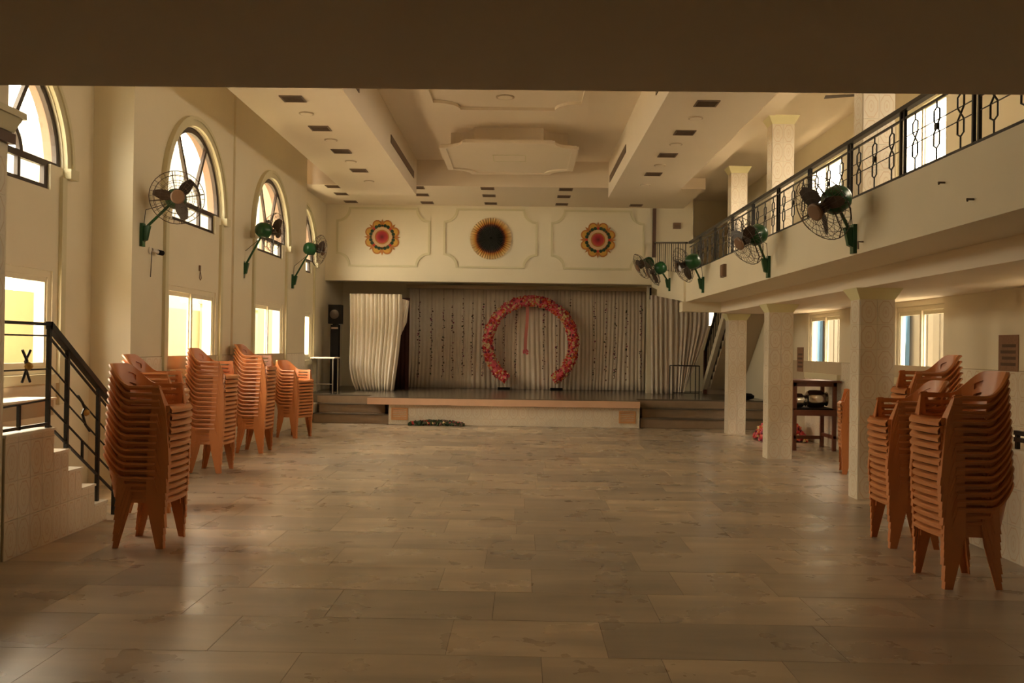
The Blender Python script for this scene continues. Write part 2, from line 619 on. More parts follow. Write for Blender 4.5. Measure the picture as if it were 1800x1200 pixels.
tr = obj('hanging_tray', tray(-1.55, .955, 16.45, 19.40, .46, 5.385, .05), 'ceil', ce)
obj('tray_lip', frame_band(-1.59, .995, 16.41, 19.44, .46, .12, xyplane(5.36), 0, .05), 'ceil', tr)
obj('tray_box', tray(-1.40, .80, 16.75, 19.20, .46, 5.435, ZC - 5.435), 'ceil', tr)
obj('tray_hatch', frame_band(-.62, .02, 17.55, 18.15, .01, .02, xyplane(5.377), 0, .01), 'mould', tr)
obj('ceiling_moulding', frame_band(-1.60, 1.0, 11.6, 15.42, .42, .09, xyplane(ZC - .05), 0, .05), 'ceil', ce)

# mouldings on the wall above the stage
for k, (x0, x1) in enumerate(((-4.62, -2.305), (-1.975, .335), (.67, 2.965))):
    fn = lambda a, b, d: (a, YP + d, b)
    structure('trim_%d' % (5 + k), frame_band(x0, x1, 3.63, 5.09, .31, .045, fn, -.03, 0), 'mould',
              ('left', 'middle', 'right')[k] + ' scalloped moulding frame on the wall above the stage')

# ------------------------------------------------------------------ under the gallery: the dark slab over the camera
structure('ceiling_gallery_slab', MB().hexa([(-5.1, -2, 2.60), (XR, -2, 2.60), (XR, 3.165, 2.60), (-5.1, 3.235, 2.60)], [(-5.1, -2, 2.92), (XR, -2, 2.92), (XR, 3.165, 2.92), (-5.1, 3.235, 2.92)]), 'ceil', 'plain soffit slab of the gallery overhead')

# ------------------------------------------------------------------ balcony
bal = thing('balcony', 'cream balcony running along the right side above the columns', 'balcony', (0, 0, 0), kind='structure')
obj('floor_slab', MB().box(3.32, XR, 3.24, 18.4, 2.44 + .2, 2.92), 'wall', bal)
obj('soffit', MB().box(3.89, XR, 3.24, 18.4, 2.44, 2.64), 'ceil', bal)
obj('parapet', MB().box(XF, XF + .12, 3.24, 18.0, 2.64, 3.19), 'wall', bal)
obj('cross_beam', MB().box(3.14, 4.22, 18.02, 18.40, 2.45, 2.64), 'wall', bal)
obj('ramp_parapet', MB().hexa([(3.15, 18.0, 2.64), (3.27, 18.0, 2.64), (3.27, 22.44, 3.22), (3.15, 22.44, 3.22)],
                              [(3.15, 18.0, 3.19), (3.27, 18.0, 3.19), (3.27, 22.44, 3.66), (3.15, 22.44, 3.66)]), 'wall', bal)
obj('landing_slab', MB().hexa([(3.27, 18.4, 2.66), (4.6, 18.4, 2.66), (4.6, 22.4, 3.0), (3.27, 22.4, 3.0)],
                              [(3.27, 18.4, 2.92), (4.6, 18.4, 2.92), (4.6, 22.4, 3.3), (3.27, 22.4, 3.3)]), 'wall', bal)

# ------------------------------------------------------------------ wall tiles
tile_me = MB().box(-.0985, .0985, -.004, .004, -.1485, .1485).mesh('tile', M['tile'])
NT = [0]


def tiles(parent, org, du, nu, nv, rotz, z0, half=0, w=.2, h=.3, keep=None):
    """tiles nu x nv from org along du at height z0; parent at the origin or an Empty"""
    pl = parent.location if parent.type == 'EMPTY' else Vector((0, 0, 0))
    for j in range(nv):
        for i in range(nu):
            c = Vector(org) + Vector(du) * (w * (i + .5)) + Vector((0, 0, z0 + h * (j + .5)))
            if keep and not keep(c):
                continue
            put('tile', tile_me, parent, c - pl, (0, 0, rotz))
            NT[0] += 1


def column(x, y, wx, wy, z0, z1, label, lower=True, nrows=8):
    t = thing('tiled_column', label, 'column', (x, y, z0))
    cx0, cx1, cy0, cy1 = x, x + wx, y, y + wy
    obj('shaft', MB().box(cx0, cx1, cy0, cy1, z0, z1), 'grout', t)
    e = .075
    obj('capital', MB().hexa([(cx0 - .006, cy0 - .006, z1 - .13), (cx1 + .006, cy0 - .006, z1 - .13), (cx1 + .006, cy1 + .006, z1 - .13), (cx0 - .006, cy1 + .006, z1 - .13)],
                             [(cx0 - e, cy0 - e, z1), (cx1 + e, cy0 - e, z1), (cx1 + e, cy1 + e, z1), (cx0 - e, cy1 + e, z1)]), 'cap', t)
    hh = z1 - .13 - z0
    n = max(1, int(round(hh / .3)))
    h = hh / n
    for fo, du, L, rz in (((cx0, cy0 - .004, 0), (1, 0, 0), wx, 0), ((cx0 - .004, cy1, 0), (0, -1, 0), wy, PI / 2), ((cx1 + .004, cy0, 0), (0, 1, 0), wy, PI / 2)):
        k = 2 if L > .3 else 1
        for j in range(n):
            for i in range(k):
                w = L / k
                c = Vector(fo) + Vector(du) * (w * (i + .5)) + Vector((0, 0, z0 + h * (j + .5)))
                o = put('tile', tile_me, t, c - t.location, (0, 0, rz))
                o.scale = (w / .2, 1, h / .3)
    return t


for k, (cx, cy, nm, wh) in enumerate(((3.89, 10.60, 'nearest to the right-hand chair stacks', .39), (3.89, 14.47, 'beside the dark wooden table', .37), (4.19, 18.62, 'in front of the stage steps', .35))):
    column(cx, cy, wh, .29, 0, 2.44, 'square cream tiled column under the balcony, ' + nm)
    column(cx + .01, cy + .01, wh - .03, .27, 2.92, 5.41 if k < 2 else 5.43, 'square cream tiled column standing on the balcony, ' + ('nearest to the camera', 'second from the camera', 'farthest, over the stage steps')[k])

# pillar at the left edge of the picture
pl = thing('wall_pillar', 'tall tiled pillar with a stepped cornice at the left edge', 'pillar', (-4.2, 6.75, 0))
obj('shaft', MB().box(-4.45, -3.96, 6.50, 6.96, 0, ZC), 'wall', pl)
obj('cornice', MB().hexa([(-4.45, 6.48, 3.29), (-3.93, 6.48, 3.29), (-3.93, 6.99, 3.29), (-4.45, 6.99, 3.29)],
                         [(-4.45, 6.40, 3.40), (-3.88, 6.40, 3.40), (-3.88, 7.02, 3.40), (-4.45, 7.02, 3.40)]).box(-4.45, -3.86, 6.38, 7.04, 3.40, 3.45), 'mould', pl)
obj('band', MB().box(-4.45, -3.92, 6.46, 7.0, 3.20, 3.28), 'brownband', pl)
tiles(pl, (-3.956, 6.53, 0), (0, 1, 0), 2, 10, PI / 2, .1)
tiles(pl, (-4.41, 6.496, 0), (1, 0, 0), 2, 10, 0, .1)

# dado tiles on the left and right walls
dl = structure('trim_8', MB().box(XL, XL + .004, 10.76, 19.38, 0, 1.52), 'grout', 'tiled dado along the left wall')
okl = lambda c: not any(abs(c.y - w[1]) < 1.02 and c.z > 1.12 for w in LW[1:3])
tiles(dl, (XL + .008, 10.78, 0), (0, 1, 0), 43, 5, PI / 2, .01, keep=okl)
dr = structure('trim_9', MB().box(XR - .004, XR, 8.9, 19.4, 0, 1.52), 'grout', 'tiled dado along the right wall')
tiles(dr, (XR - .008, 9.0, 0), (0, 1, 0), 44, 5, PI / 2, .01, keep=lambda c: not any(abs(c.y - w) < 1.0 and c.z > 1.2 for w in (12.78, 16.8)))


# ------------------------------------------------------------------ windows
def arched_window(n, x, c, label):
    w = thing('window_%d' % n, label, 'window', (x, c, 3.32), kind='structure')
    fn = yz(x - .035)
    r, zs, z0 = 1.1, 3.60, 3.32
    N = 28
    arc = lambda q: [(c + q * math.cos(PI * k / N), zs + q * math.sin(PI * k / N)) for k in range(N + 1)]
    fr = obj('frame', MB().band(arc(r - .075), arc(r), fn, -.05, 0).bar((c - r, zs), (c + r, zs), .07, fn, -.05, .002)
             .band([(c - .77, zs), (c - .77, z0 + .05), (c + .77, z0 + .05), (c + .77, zs)], [(c - .84, zs), (c - .84, z0), (c + .84, z0), (c + .84, zs)], fn, -.05, 0), 'steel', w)
    obj('inner_arch', MB().band(arc(.30), arc(.36), fn, -.045, -.003), 'steel', w)
    for a in (60, 120):
        ca, sa = math.cos(math.radians(a)), math.sin(math.radians(a))
        obj('glazing_bar', MB().bar((c + .33 * ca, zs + .33 * sa), (c + 1.06 * ca, zs + 1.06 * sa), .055, fn, -.045, -.004), 'steel', w)
    for s in (-.29, .29):
        obj('mullion', MB().bar((c + s, z0 + .02), (c + s, zs), .055, fn, -.045, -.004), 'steel', w)
    P = MB().prism([(c - 1.06, zs)] + [(c + 1.06 * math.cos(a), zs + 1.06 * math.sin(a)) for a in [PI - PI * k / 20 for k in range(21)]], fn, -.030, -.026)
    obj('pane', P, 'glass', w)
    obj('lower_pane', MB().box(x - .065, x - .061, c - .8, c + .8, z0 + .03, zs - .03), 'glass', w)
    # moulding round the arch and down both sides
    t = structure('trim_%d' % (10 + n), MB().band(arc(r + .015), arc(r + .15), yz(x), 0, .045), 'mould', 'moulding round the arch of ' + label)
    obj('bead', MB().band(arc(r + .10), arc(r + .15), yz(x), .045, .065), 'mould', t)
    for s in (-1, 1):
        a, b = sorted((c + s * (r + .015), c + s * (r + .17)))
        obj('impost', MB().box(x, x + .09, a - .01, b + .02, zs - .11, zs), 'mould', t)
        a, b = sorted((c + s * 1.03, c + s * 1.13))
        if not (n == 1 and s == -1):
            obj('side_moulding', MB().box(x, x + .04, a, b, 1.0 if n != 3 else 1.0, zs - .11), 'mould', t)
    return w


def sliding_window(n, x, c, hw, z0, z1, inward, label):
    """two cream sashes side by side; inward: +1 when the room is on +X"""
    w = thing('window_%d' % n, label, 'window', (x, c, z0), kind='structure')
    fn = yz(x)
    i = inward
    obj('frame', MB().plate(rect(c, hw, z0, z1), [rect(c, hw - .07, z0 + .07, z1 - .07)], fn, -.10 * i, -.02 * i), 'upvc', w)
    for s, d in ((-1, -.075), (1, -.045)):
        cc = c + s * (hw - .07) / 2
        h2 = (hw - .07) / 2 + .02
        sa = obj('sash', MB().plate(rect(cc, h2, z0 + .07, z1 - .07), [rect(cc, h2 - .055, z0 + .125, z1 - .125)], fn, (d - .012) * i, (d + .014) * i), 'upvc', w)
        obj('pane', MB().prism(rect(cc, h2 - .05, z0 + .12, z1 - .12), fn, (d - .002) * i, (d + .002) * i), 'glass', sa)
    obj('sill', MB().prism(rect(c, hw + .06, z0 - .10, z0), fn, -.02 * i, .06 * i), 'mould', w)
    return w


WN = (1, 2, 3, 4, 15)
WM = (5, 6, 7, 8, 16)
names = ('at the stair landing by the left edge', 'on the left wall behind the nearest wall fan', 'on the left wall, second bay from the stage', 'over the stage at the far end of the left wall', 'beyond the left edge')
for k, (x, c) in enumerate(LW):
    arched_window(WN[k], x, c, 'dark arched fanlight window ' + names[k])
for k, (x, c) in enumerate(LW):
    sliding_window(WM[k], x, c, .92, 1.34, 2.45, 1, 'cream two-sash sliding window ' + ('at the stair landing', 'below the arch behind the tallest chair stacks', 'low on the left wall beside the farthest chair stack', 'low beside the stage table', 'beyond the left edge')[k])
sliding_window(9, XR, 12.78, .78, 1.34, 2.36, -1, 'cream sliding window under the balcony behind the right-hand chairs')
sliding_window(10, XR, 16.80, .86, 1.30, 2.40, -1, 'cream sliding window under the balcony above the dark table')
sliding_window(11, XR, 12.80, .80, 4.05, 5.22, -1, 'cream window upstairs on the balcony, nearest bright one')
sliding_window(12, XR, 16.85, .90, 4.10, 5.22, -1, 'cream window upstairs on the balcony, farther one')
sliding_window(13, XR, 8.78, .78, 4.05, 5.22, -1, 'cream window upstairs beyond the right edge')

sliding_window(14, XR, 8.9, .5, 1.34, 2.36, -1, 'cream sliding window under the balcony beyond the right edge')

# daylight portals in the openings (they only guide the sky light)
for (x, c, w, z0, z1, i) in [(x - .2, c, 2.2, 3.32, 4.7, 1) for x, c in LW] + [(x - .2, c, 1.84, 1.34, 2.45, 1) for x, c in LW] + \
        [(XR + .2, 12.78, 1.56, 1.34, 2.36, -1), (XR + .2, 16.8, 1.72, 1.3, 2.4, -1), (XR + .2, 12.8, 1.6, 4.05, 5.22, -1), (XR + .2, 16.85, 1.8, 4.1, 5.22, -1),
         (XR + .2, 8.78, 1.56, 4.05, 5.22, -1), (XR + .2, 8.9, 1.0, 1.34, 2.36, -1)]:
    L = bpy.data.lights.new('daylight_portal', 'AREA')
    L.shape = 'RECTANGLE'
    L.size, L.size_y = w, z1 - z0
    L.cycles.is_portal = True
    o = bpy.data.objects.new('daylight_portal', L)
    COL.objects.link(o)
    o.matrix_world = Matrix.Translation((x, c, (z0 + z1) / 2)) @ Vector((i, 0, 0)).to_track_quat('-Z', 'Z').to_matrix().to_4x4()

# ------------------------------------------------------------------ outside
tag(obj('outside_ground', MB().box(-30, -5.4, -6, 60, -.3, -.1), 'ground'), 'pale concrete yard outside the left windows', 'ground', kind='structure')
tag(obj('outside_ground', MB().box(5.8, 30, -6, 60, -.3, -.1), 'ground'), 'pale concrete strip outside the right windows', 'ground', kind='structure')
tag(obj('boundary_wall', MB().box(-8.9, -8.7, -4, 50, -.1, 2.55), 'yellowwall'), 'yellow boundary wall seen through the left lower windows', 'wall')
for k, yy in enumerate((13.2, 16.6, 20.4, 24.6, 29.0, 34.0)):
    tag(obj('boundary_pier', MB().box(-8.7, -8.35, yy, yy + .7, -.1, 2.75).box(-8.75, -8.30, yy - .05, yy + .75, 2.75, 2.85), 'yellowwall'), ORD[k] + ' yellow pier of the boundary wall counted from the camera', 'pier')
tag(obj('plaster_fin', MB().box(-5.38, -4.825, 18.55, 18.75, -.1, 5.6), 'pinkwall'), 'peach plaster fin outside the third arched window', 'fin')
tag(obj('plaster_fin', MB().box(-5.60, -5.085, 22.2, 22.4, -.1, 5.6), 'pinkwall'), 'peach plaster fin outside the arched window over the stage', 'fin')
for k, (x, c) in enumerate(LW):
    fn = yz(x - .205)
    N = 24
    arc = lambda q: [(c + q * math.cos(PI * j / N), 3.6 + q * math.sin(PI * j / N)) for j in range(N + 1)]
    wl = (wl_bay, wl_main, wl_main, wl_stage)[k]
    obj('reveal_lining', MB().band(arc(1.086), arc(1.0995), fn, 0, .11), 'pinkwall', wl)
tag(obj('neighbour_house', MB().box(-15, -12, 27, 60, -.1, 8.3), 'greywall'), 'grey neighbouring house seen through the nearest full arch', 'building')
tag(obj('shrub_row', MB().box(-8.6, -8.1, 9, 40, -.1, .9), 'shrub'), 'low green shrubs along the yellow boundary wall', 'shrub')
ob = thing('outside_boards', 'cream vertical board wall outside the right windows', 'wall', (7.3, 18, -.1))
obj('backing', MB().box(7.36, 7.44, 6, 40, -.1, 4.0), 'creamwall', ob)
for i in range(60):
    if not any(y0 - .3 < 12.5 + .26 * i < y1 for y0, y1 in ((17.35, 17.85), (22.35, 22.95))):
        obj('board', MB().box(7.33 - .012 * (i % 3), 7.36, 12.5 + .26 * i, 12.74 + .26 * i, -.1, 3.6 + .1 * (i % 4)), 'creamwall' if i % 3 else 'boardpale', ob)
for k, (yy, wd) in enumerate(((17.35, .45), (22.35, .6))):
    tag(obj('blue_panel', MB().box(7.18, 7.30, yy, yy + wd, -.1, 3.8), 'blue'), 'blue painted panel outside the ' + ('nearer', 'farther')[k] + ' right window', 'panel')

# ------------------------------------------------------------------ stage
st = thing('stage', 'raised stage with dark polished top and tiled front', 'stage', (0, 0, 0), kind='structure')
obj('stage_floor', MB().box(XLB, XR, 20.40, YB, 0, ZT), 'granite', st)
obj('apron', MB().box(-2.86, 2.55, 19.74, 20.40, 0, ZT - .15), 'grout', st)
obj('apron_top', MB().box(-3.30, 2.53, 19.58, 20.40, ZT - .012, ZT), 'granite', st)
obj('nosing', MB().box(-3.30, 2.53, 19.575, 20.40, ZT - .155, ZT - .013), 'nosing', st)
tiles(st, (-2.86, 19.736, 0), (1, 0, 0), 27, 1, 0, .145)
for i in range(27):
    o = put('tile', tile_me, st, (-2.76 + .2 * i, 19.736, .0725))
    o.scale = (1, 1, .48)
for s, (x0, x1) in (('left', (-4.55, -2.86)), ('right', (2.55, XR))):
    obj('step', MB().box(x0 + .03, x1, 19.86, 20.40, 0, .185), 'stepstone', st)
    obj('tread', MB().box(x0 + .02, x1 + .01 if s == 'left' else x1, 19.83, 20.40, .185, .212), 'granite', st)
    obj('step', MB().box(x0 + .10, x1 - (.14 if s == 'left' else 0), 20.13, 20.40, .212, .385), 'stepstone', st)
    obj('tread', MB().box(x0 + .10, x1 - (.14 if s == 'left' else 0), 20.10, 20.40, .385, .410), 'granite', st)
    obj('riser_face', MB().box(x0, x1, 20.392, 20.399, .41, ZT - .03), 'stepstone', st)
obj('side_plinth', MB().box(XLB, -4.55, 19.42, 20.40, 0, .40), 'tile', st)
for k, x in enumerate((-2.62, 2.28)):
    g = thing('vent_grille', 'orange patterned vent grille on the stage front, ' + ('left one', 'right one')[k], 'grille', (x, 19.73, .22))
    obj('frame', MB().plate([(x - .18, .10), (x + .18, .10), (x + .18, .36), (x - .18, .36)], [[(x - .15, .13), (x + .15, .13), (x + .15, .33), (x - .15, .33)]], xz(19.732), -.02, 0), 'grille', g)
    for j in range(5):
        obj('slat', MB().box(x - .15, x + .15, 19.716, 19.730, .14 + .04 * j, .160 + .04 * j), 'grille', g)


# ------------------------------------------------------------------ curtains
def curtain(name, label, pts_fn, nu, nv, m, thick=.0):
    o = obj(name, MB().grid(pts_fn, nu, nv), m)
    for p in o.data.polygons:
        p.use_smooth = True
    sol = o.modifiers.new('cloth', 'SOLIDIFY')
    sol.thickness = .006
    return tag(o, label, 'curtain')


rnd = random.Random(3)
ph = [rnd.uniform(-.5, .5) for _ in range(60)]


def fold(u, n, a, seed=0):
    x = u * n
    i = int(x) % 59
    return a * (math.sin(2 * PI * x + ph[i] * .8) * .75 + .35 * math.sin(2 * PI * x * .37 + seed))


curtain('stage_curtain', 'wide grey-beige pleated backdrop curtain across the stage',
        lambda u, v: (-3.05 + 6.32 * u + .03 * math.sin(9 * u + 3 * v) * v, 24.45 - fold(u + .012 * math.sin(7 * u) + .006 * v * math.sin(31 * u), 58, .018 + .02 * v) - .05 * math.sin(23 * u + 2 * math.sin(5 * u)) * v, 3.235 - (3.235 - ZT - .004) * v), 460, 10, 'curtain')


def lc(u, v):
    x0 = -4.335 + .02 * math.sin(v * 3) + (.19 * max(0, (v - .72) / .28) ** 2)
    x1 = -3.03 + .02 * v - .20 * max(0, (v - .25) / .75) ** 1.3
    return ((x0 + (x1 - x0) * u) * .976, 22.36 - fold(u + .012 * math.sin(11 * u) + .01 * v * math.sin(17 * u), 13, .06 + .02 * v, 1) - .05 * math.sin(PI * u) * v, 2.95 - (2.95 - ZT - .004) * v)


sc1 = curtain('side_curtain', 'bright white satin curtain hanging at the left of the stage', lc, 170, 14, 'whitecloth')


def lc2(u, v):
    return (-2.96 + .17 * u - .05 * v, 22.46 - fold(u, 3, .015, 2), 2.85 - .95 * v * (1 - .45 * u) - .05 * u)


fp = curtain('flap', 'narrow gathered flap', lc2, 30, 8, 'greycloth')
fp.parent = sc1
del fp['category']
curtain('dark_drape', 'dark maroon drape in the gap right of the white curtain', lambda u, v: (-3.26 + .42 * u, 23.0 - fold(u, 4, .02), 2.9 - (2.9 - ZT - .004) * v), 40, 4, 'maroon')


def rc(u, v):
    x = 3.20 + 1.46 * u - .62 * max(0, (v - .3) / .7) ** 1.2 * max(0, (u - .35) / .65) ** 1.6 + .05 * v * (1 - u)
    return (x, 22.98 - fold(u + .012 * math.sin(9 * u), 12, .055 + .02 * v, 4), 3.05 - (3.05 - ZT - .004) * v)


curtain('side_curtain', 'pale grey curtain hanging at the right of the stage beneath the balcony', rc, 160, 14, 'greycloth')
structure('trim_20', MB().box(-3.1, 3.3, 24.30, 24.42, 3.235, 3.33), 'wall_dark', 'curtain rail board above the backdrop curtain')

# flower strings hanging on the backdrop
rnd = random.Random(11)


def bud(mb, c, r, rd):
    ax = [Vector((rd.uniform(-1, 1), rd.uniform(-1, 1), rd.uniform(-1, 1))).normalized() for _ in range(2)]
    u = ax[0]
    w = u.cross(ax[1]).normalized()
    t = u.cross(w)
    c = Vector(c)
    mb.add([c + u * r, c - u * r, c + w * r, c - w * r, c + t * r * .8, c - t * r * .8],
           [(0, 2, 4), (2, 1, 4), (1, 3, 4), (3, 0, 4), (2, 0, 5), (1, 2, 5), (3, 1, 5), (0, 3, 5)])


for k, px in enumerate((736, 758, 779, 795, 814, 830, 849, 870, 886, 907, 956, 979, 1001, 1044, 1064, 1081, 1101, 1126)):
    X = (px - 918) / FPX * 24.35
    t = thing('flower_string', ORD[k] + ' hanging string of dried flowers on the backdrop curtain, counted from the left', 'flower string', (X, 24.34, 3.2), group='flower strings on the backdrop curtain')
    obj('thread', MB().tube([(X, 24.34, 3.22), (X + .01, 24.335, 2.0), (X, 24.33, .9)], .004, 5), 'bud', t)
    for mname, frac in (('bud', .62), ('leaf', .22), ('purple', .16)):
        mb = MB()
        z = 3.0 - rnd.random() * .3
        while z > .85:
            if rnd.random() < frac:
                bud(mb, (X + rnd.uniform(-.03, .03), 24.33 + rnd.uniform(-.02, .02), z), rnd.uniform(.014, .032), rnd)
            z -= rnd.uniform(.03, .10)
        if mb.v:
            obj('blossoms', mb, mname, t, kind='stuff')

# flower arch
ac, ar = Vector((.225, 24.05, 1.80)), 1.125
t = thing('flower_arch', 'open ring arch covered with red, pink and cream blossoms on the stage', 'flower arch', (.225, 24.05, ZT))
a0, a1 = math.radians(-57), math.radians(237)
ring = [ac + Vector((ar * math.cos(a0 + (a1 - a0) * k / 60), 0, ar * math.sin(a0 + (a1 - a0) * k / 60))) for k in range(61)]
obj('core', MB().tube(ring, .11, 10), 'pink', t, smooth=True)
cols = {'red': 520, 'pink': 380, 'orange': 230, 'cream': 620, 'purple': 100}
for cn, n in cols.items():
    mb = MB()
    for _ in range(n):
        a = a0 + (a1 - a0) * rnd.random()
        b = rnd.uniform(0, 2 * PI)
        rr = .115 + rnd.uniform(-.01, .02)
        c = ac + Vector(((ar + rr * math.cos(b)) * math.cos(a), rr * math.sin(b), (ar + rr * math.cos(b)) * math.sin(a)))
        bud(mb, c, rnd.uniform(.03, .052), rnd)
    obj(cn + '_blossoms', mb, cn, t, kind='stuff')
for s in (-1, 1):
    x = ac.x + s * .63
    obj('foot', MB().box(x - .16 + .06 * s, x + .16 + .06 * s, 23.93, 24.17, ZT + .001, ZT + .05), 'black', t)
t = thing('ribbon', 'thin pink ribbon hanging from the top of the flower arch', 'ribbon', (.12, 24.05, 2.8))
obj('strip', MB().grid(lambda u, v: (.08 + .08 * u + .012 * math.sin(6 * v) - .03 * v, 24.05 + .02 * math.sin(9 * v), 2.80 - 1.22 * v), 2, 20), 'ribbon', t)
mb = MB()
for _ in range(16):
    bud(mb, (.09 + rnd.uniform(-.06, .06), 24.05 + rnd.uniform(-.03, .03), 1.58 + rnd.uniform(-.05, .05)), .03, rnd)
obj('bow', mb, 'pink', t, kind='stuff')


def garland_heap(name, label, x0, x1, y0, y1, h, n, mix, z=0, cat='garland'):
    t = thing(name, label, cat, ((x0 + x1) / 2, (y0 + y1) / 2, z))
    for cn, cnt in mix.items():
        mb = MB()
        for _ in range(cnt):
            u, v = rnd.random(), rnd.random()
            x, yv = x0 + (x1 - x0) * u, y0 + (y1 - y0) * v
            top = h * (1 - (2 * u - 1) ** 2) ** .5 * (1 - (2 * v - 1) ** 2) ** .5
            bud(mb, (x, yv, z + .02 + top * rnd.random() ** .5), rnd.uniform(.03, .05), rnd)
        obj(cn + '_blossoms', mb, cn, t, kind='stuff')
    return t


garland_heap('garland', 'dark leafy garland lying on the floor before the stage', -2.40, -1.23, 19.50, 19.68, .085, 1, {'leaf': 330, 'red': 40, 'bud': 90, 'cream': 10})
garland_heap('flower_heap', 'heap of pink and red flower garlands on the floor behind the middle column', 4.50, 5.35, 17.15, 17.85, .42, 1, {'pink': 420, 'red': 330, 'orange': 160, 'cream': 90, 'purple': 120}, cat='flowers')

# ------------------------------------------------------------------ medallions on the wall above the stage
for k, (X, lab) in enumerate(((-3.483, 'left red-centred flower medallion on the wall above the stage'), (1.822, 'right red-centred flower medallion on the wall above the stage'))):
    Z = 4.36
    t = thing('flower_medallion', lab, 'medallion', (X, YP, Z), group='flower medallions above the stage')
    fn = xz(YP)
    ci = lambda r, n=28: [(X + r * math.cos(2 * PI * j / n), Z + r * math.sin(2 * PI * j / n)) for j in range(n)]
    for j in range(8):
        a = 2 * PI * (j + .5) / 8
        for da, m, rr, d in ((0, 'medorange', .120, -.020), (0, 'medyellow', .088, -.030)):
            cx, cz = X + .325 * math.cos(a), Z + .325 * math.sin(a)
            obj('petal', MB().prism([(cx + rr * math.cos(2 * PI * q / 14), cz + rr * math.sin(2 * PI * q / 14)) for q in range(14)], fn, d, 0), m, t)
        a2 = 2 * PI * j / 8
        ca, sa = math.cos(a2), math.sin(a2)
        obj('pointed_petal', MB().prism([(X + .30 * math.cos(a2 - .17), Z + .30 * math.sin(a2 - .17)), (X + .445 * ca, Z + .445 * sa), (X + .30 * math.cos(a2 + .17), Z + .30 * math.sin(a2 + .17))], fn, -.024, 0), 'medorange', t)
        for q in (-.14, .14):
            cx, cz = X + .285 * math.cos(a + q), Z + .285 * math.sin(a + q)
            obj('green_bead', MB().prism([(cx + .042 * math.cos(2 * PI * w / 10), cz + .042 * math.sin(2 * PI * w / 10)) for w in range(10)], fn, -.040, 0), 'medgreen', t)
        cx, cz = X + .285 * ca, Z + .285 * sa
        obj('small_bead', MB().prism([(cx + .026 * math.cos(2 * PI * w / 8), cz + .026 * math.sin(2 * PI * w / 8)) for w in range(8)], fn, -.038, 0), 'red' if (j + k) % 2 else 'medgreen', t)
    obj('backing', MB().prism(ci(.33), fn, -.012, 0), 'medorange', t)
    obj('pale_ring', MB().band(ci(.15), ci(.245), fn, -.045, 0, closed=True), 'medtan', t)
    obj('inner_ring', MB().band(ci(.150), ci(.178), fn, -.052, 0, closed=True), 'medorange', t)
    me = MB().lathe([(.150, 0), (.150, .045), (.10, .058), (.02, .052)], 24, Matrix.Rotation(PI / 2, 4, 'X')).mesh('centre', M['medred'])
    put('centre', me, t)
X, Z = -.806, 4.357
nn = 96
v = [(0, -.10, 0)] + [(.51 * math.cos(2 * PI * j / nn), -.02 - (.035 if j % 2 else 0), .51 * math.sin(2 * PI * j / nn)) for j in range(nn)]
me = MB().add(v, [(0, j + 1, (j + 1) % nn + 1) for j in range(nn)]).mesh('pleated_disc', M['rosette'])
t = thing('paper_rosette', 'large round pleated rosette with black centre and orange rim above the stage', 'rosette', (X, YP, Z))
put('pleated_disc', me, t)
obj('backing', MB().prism([(X + .5 * math.cos(2 * PI * j / 32), Z + .5 * math.sin(2 * PI * j / 32)) for j in range(32)], xz(YP), -.018, 0), 'medtan', t)
put('button', MB().lathe([(.03, .09), (.03, .115), (.012, .122)], 12, Matrix.Rotation(PI / 2, 4, 'X')).mesh('button', M['black']), t)

# ------------------------------------------------------------------ ceiling vents and downlights


def vent_mesh(hx, hy):
    a = MB().plate([(-hx, -hy), (hx, -hy), (hx, hy), (-hx, hy)], [[(-hx + .02, -hy + .02), (hx - .02, -hy + .02), (hx - .02, hy - .02), (-hx + .02, hy - .02)]], xyplane(0), -.012, 0).mesh('frame', M['vent'])
    b = MB().box(-hx + .02, hx - .02, -.006, .006, -.010, -.002).mesh('slat', M['vent'])
    c = MB().box(-hx + .02, hx - .02, -hy + .02, hy - .02, -.002, 0).mesh('dark_back', M['black'])
    return a, b, c


VA, VB, VC = vent_mesh(.15, .15)


def vent(x, y, z, label, group):
    t = thing('ceiling_vent', label, 'vent', (x, y, z), group=group, local=True)
    put('frame', VA, t)
    put('dark_back', VC, t)
    for j in range(5):
        put('slat', VB, t, (0, -.10 + .05 * j, 0))


for side, x in (('left', -3.085), ('right', 2.386)):
    for j, y in enumerate((12.08, 13.72, 15.33, 17.0)):
        vent(x, y, ZS, 'square brown ceiling vent in the %s soffit, %s from the camera' % (side, ORD[j]), side + ' soffit vents')
    for j, y in enumerate((12.85, 14.5, 16.18, 18.12)):
        t = thing('downlight', 'faint unlit round downlight in the %s soffit, %s from the camera' % (side, ORD[j]), 'downlight', (x, y, ZS), group=side + ' soffit downlights', local=True)
        put('rim', MB().lathe([(.105, 0), (.105, -.012), (.085, -.014)], 20).mesh('rim', M['disc']), t)
        put('lens', MB().lathe([(.084, -.003), (.084, -.016), (.02, -.018)], 20).mesh('lens', M['ceil']), t)
for cn, x in (('leftmost', -4.19), ('second', -2.34), ('middle', -.806), ('fourth', .904), ('rightmost', 2.69)):
    for j, y in enumerate((19.98, 20.93, 22.06)):
        if cn == 'rightmost' and j < 2:
            continue
        vent(x, y, ZK, 'brown vent in the soffit before the stage, %s column, %s row from the camera' % (cn, ORD[j]), 'vents in the soffit before the stage')
for j, (x, y) in enumerate(((-.35, 13.6), (-.33, 14.7))):
    t = thing('downlight', 'faint unlit round downlight in the middle of the ceiling, %s' % ('nearer to the camera', 'nearer to the hanging tray')[j], 'downlight', (x, y, ZC), group='middle ceiling downlights', local=True)
    put('rim', MB().lathe([(.15, 0), (.15, -.012), (.12, -.014)], 20).mesh('rim', M['disc']), t)
    put('lens', MB().lathe([(.119, -.003), (.119, -.016), (.02, -.018)], 20).mesh('lens', M['ceil']), t)

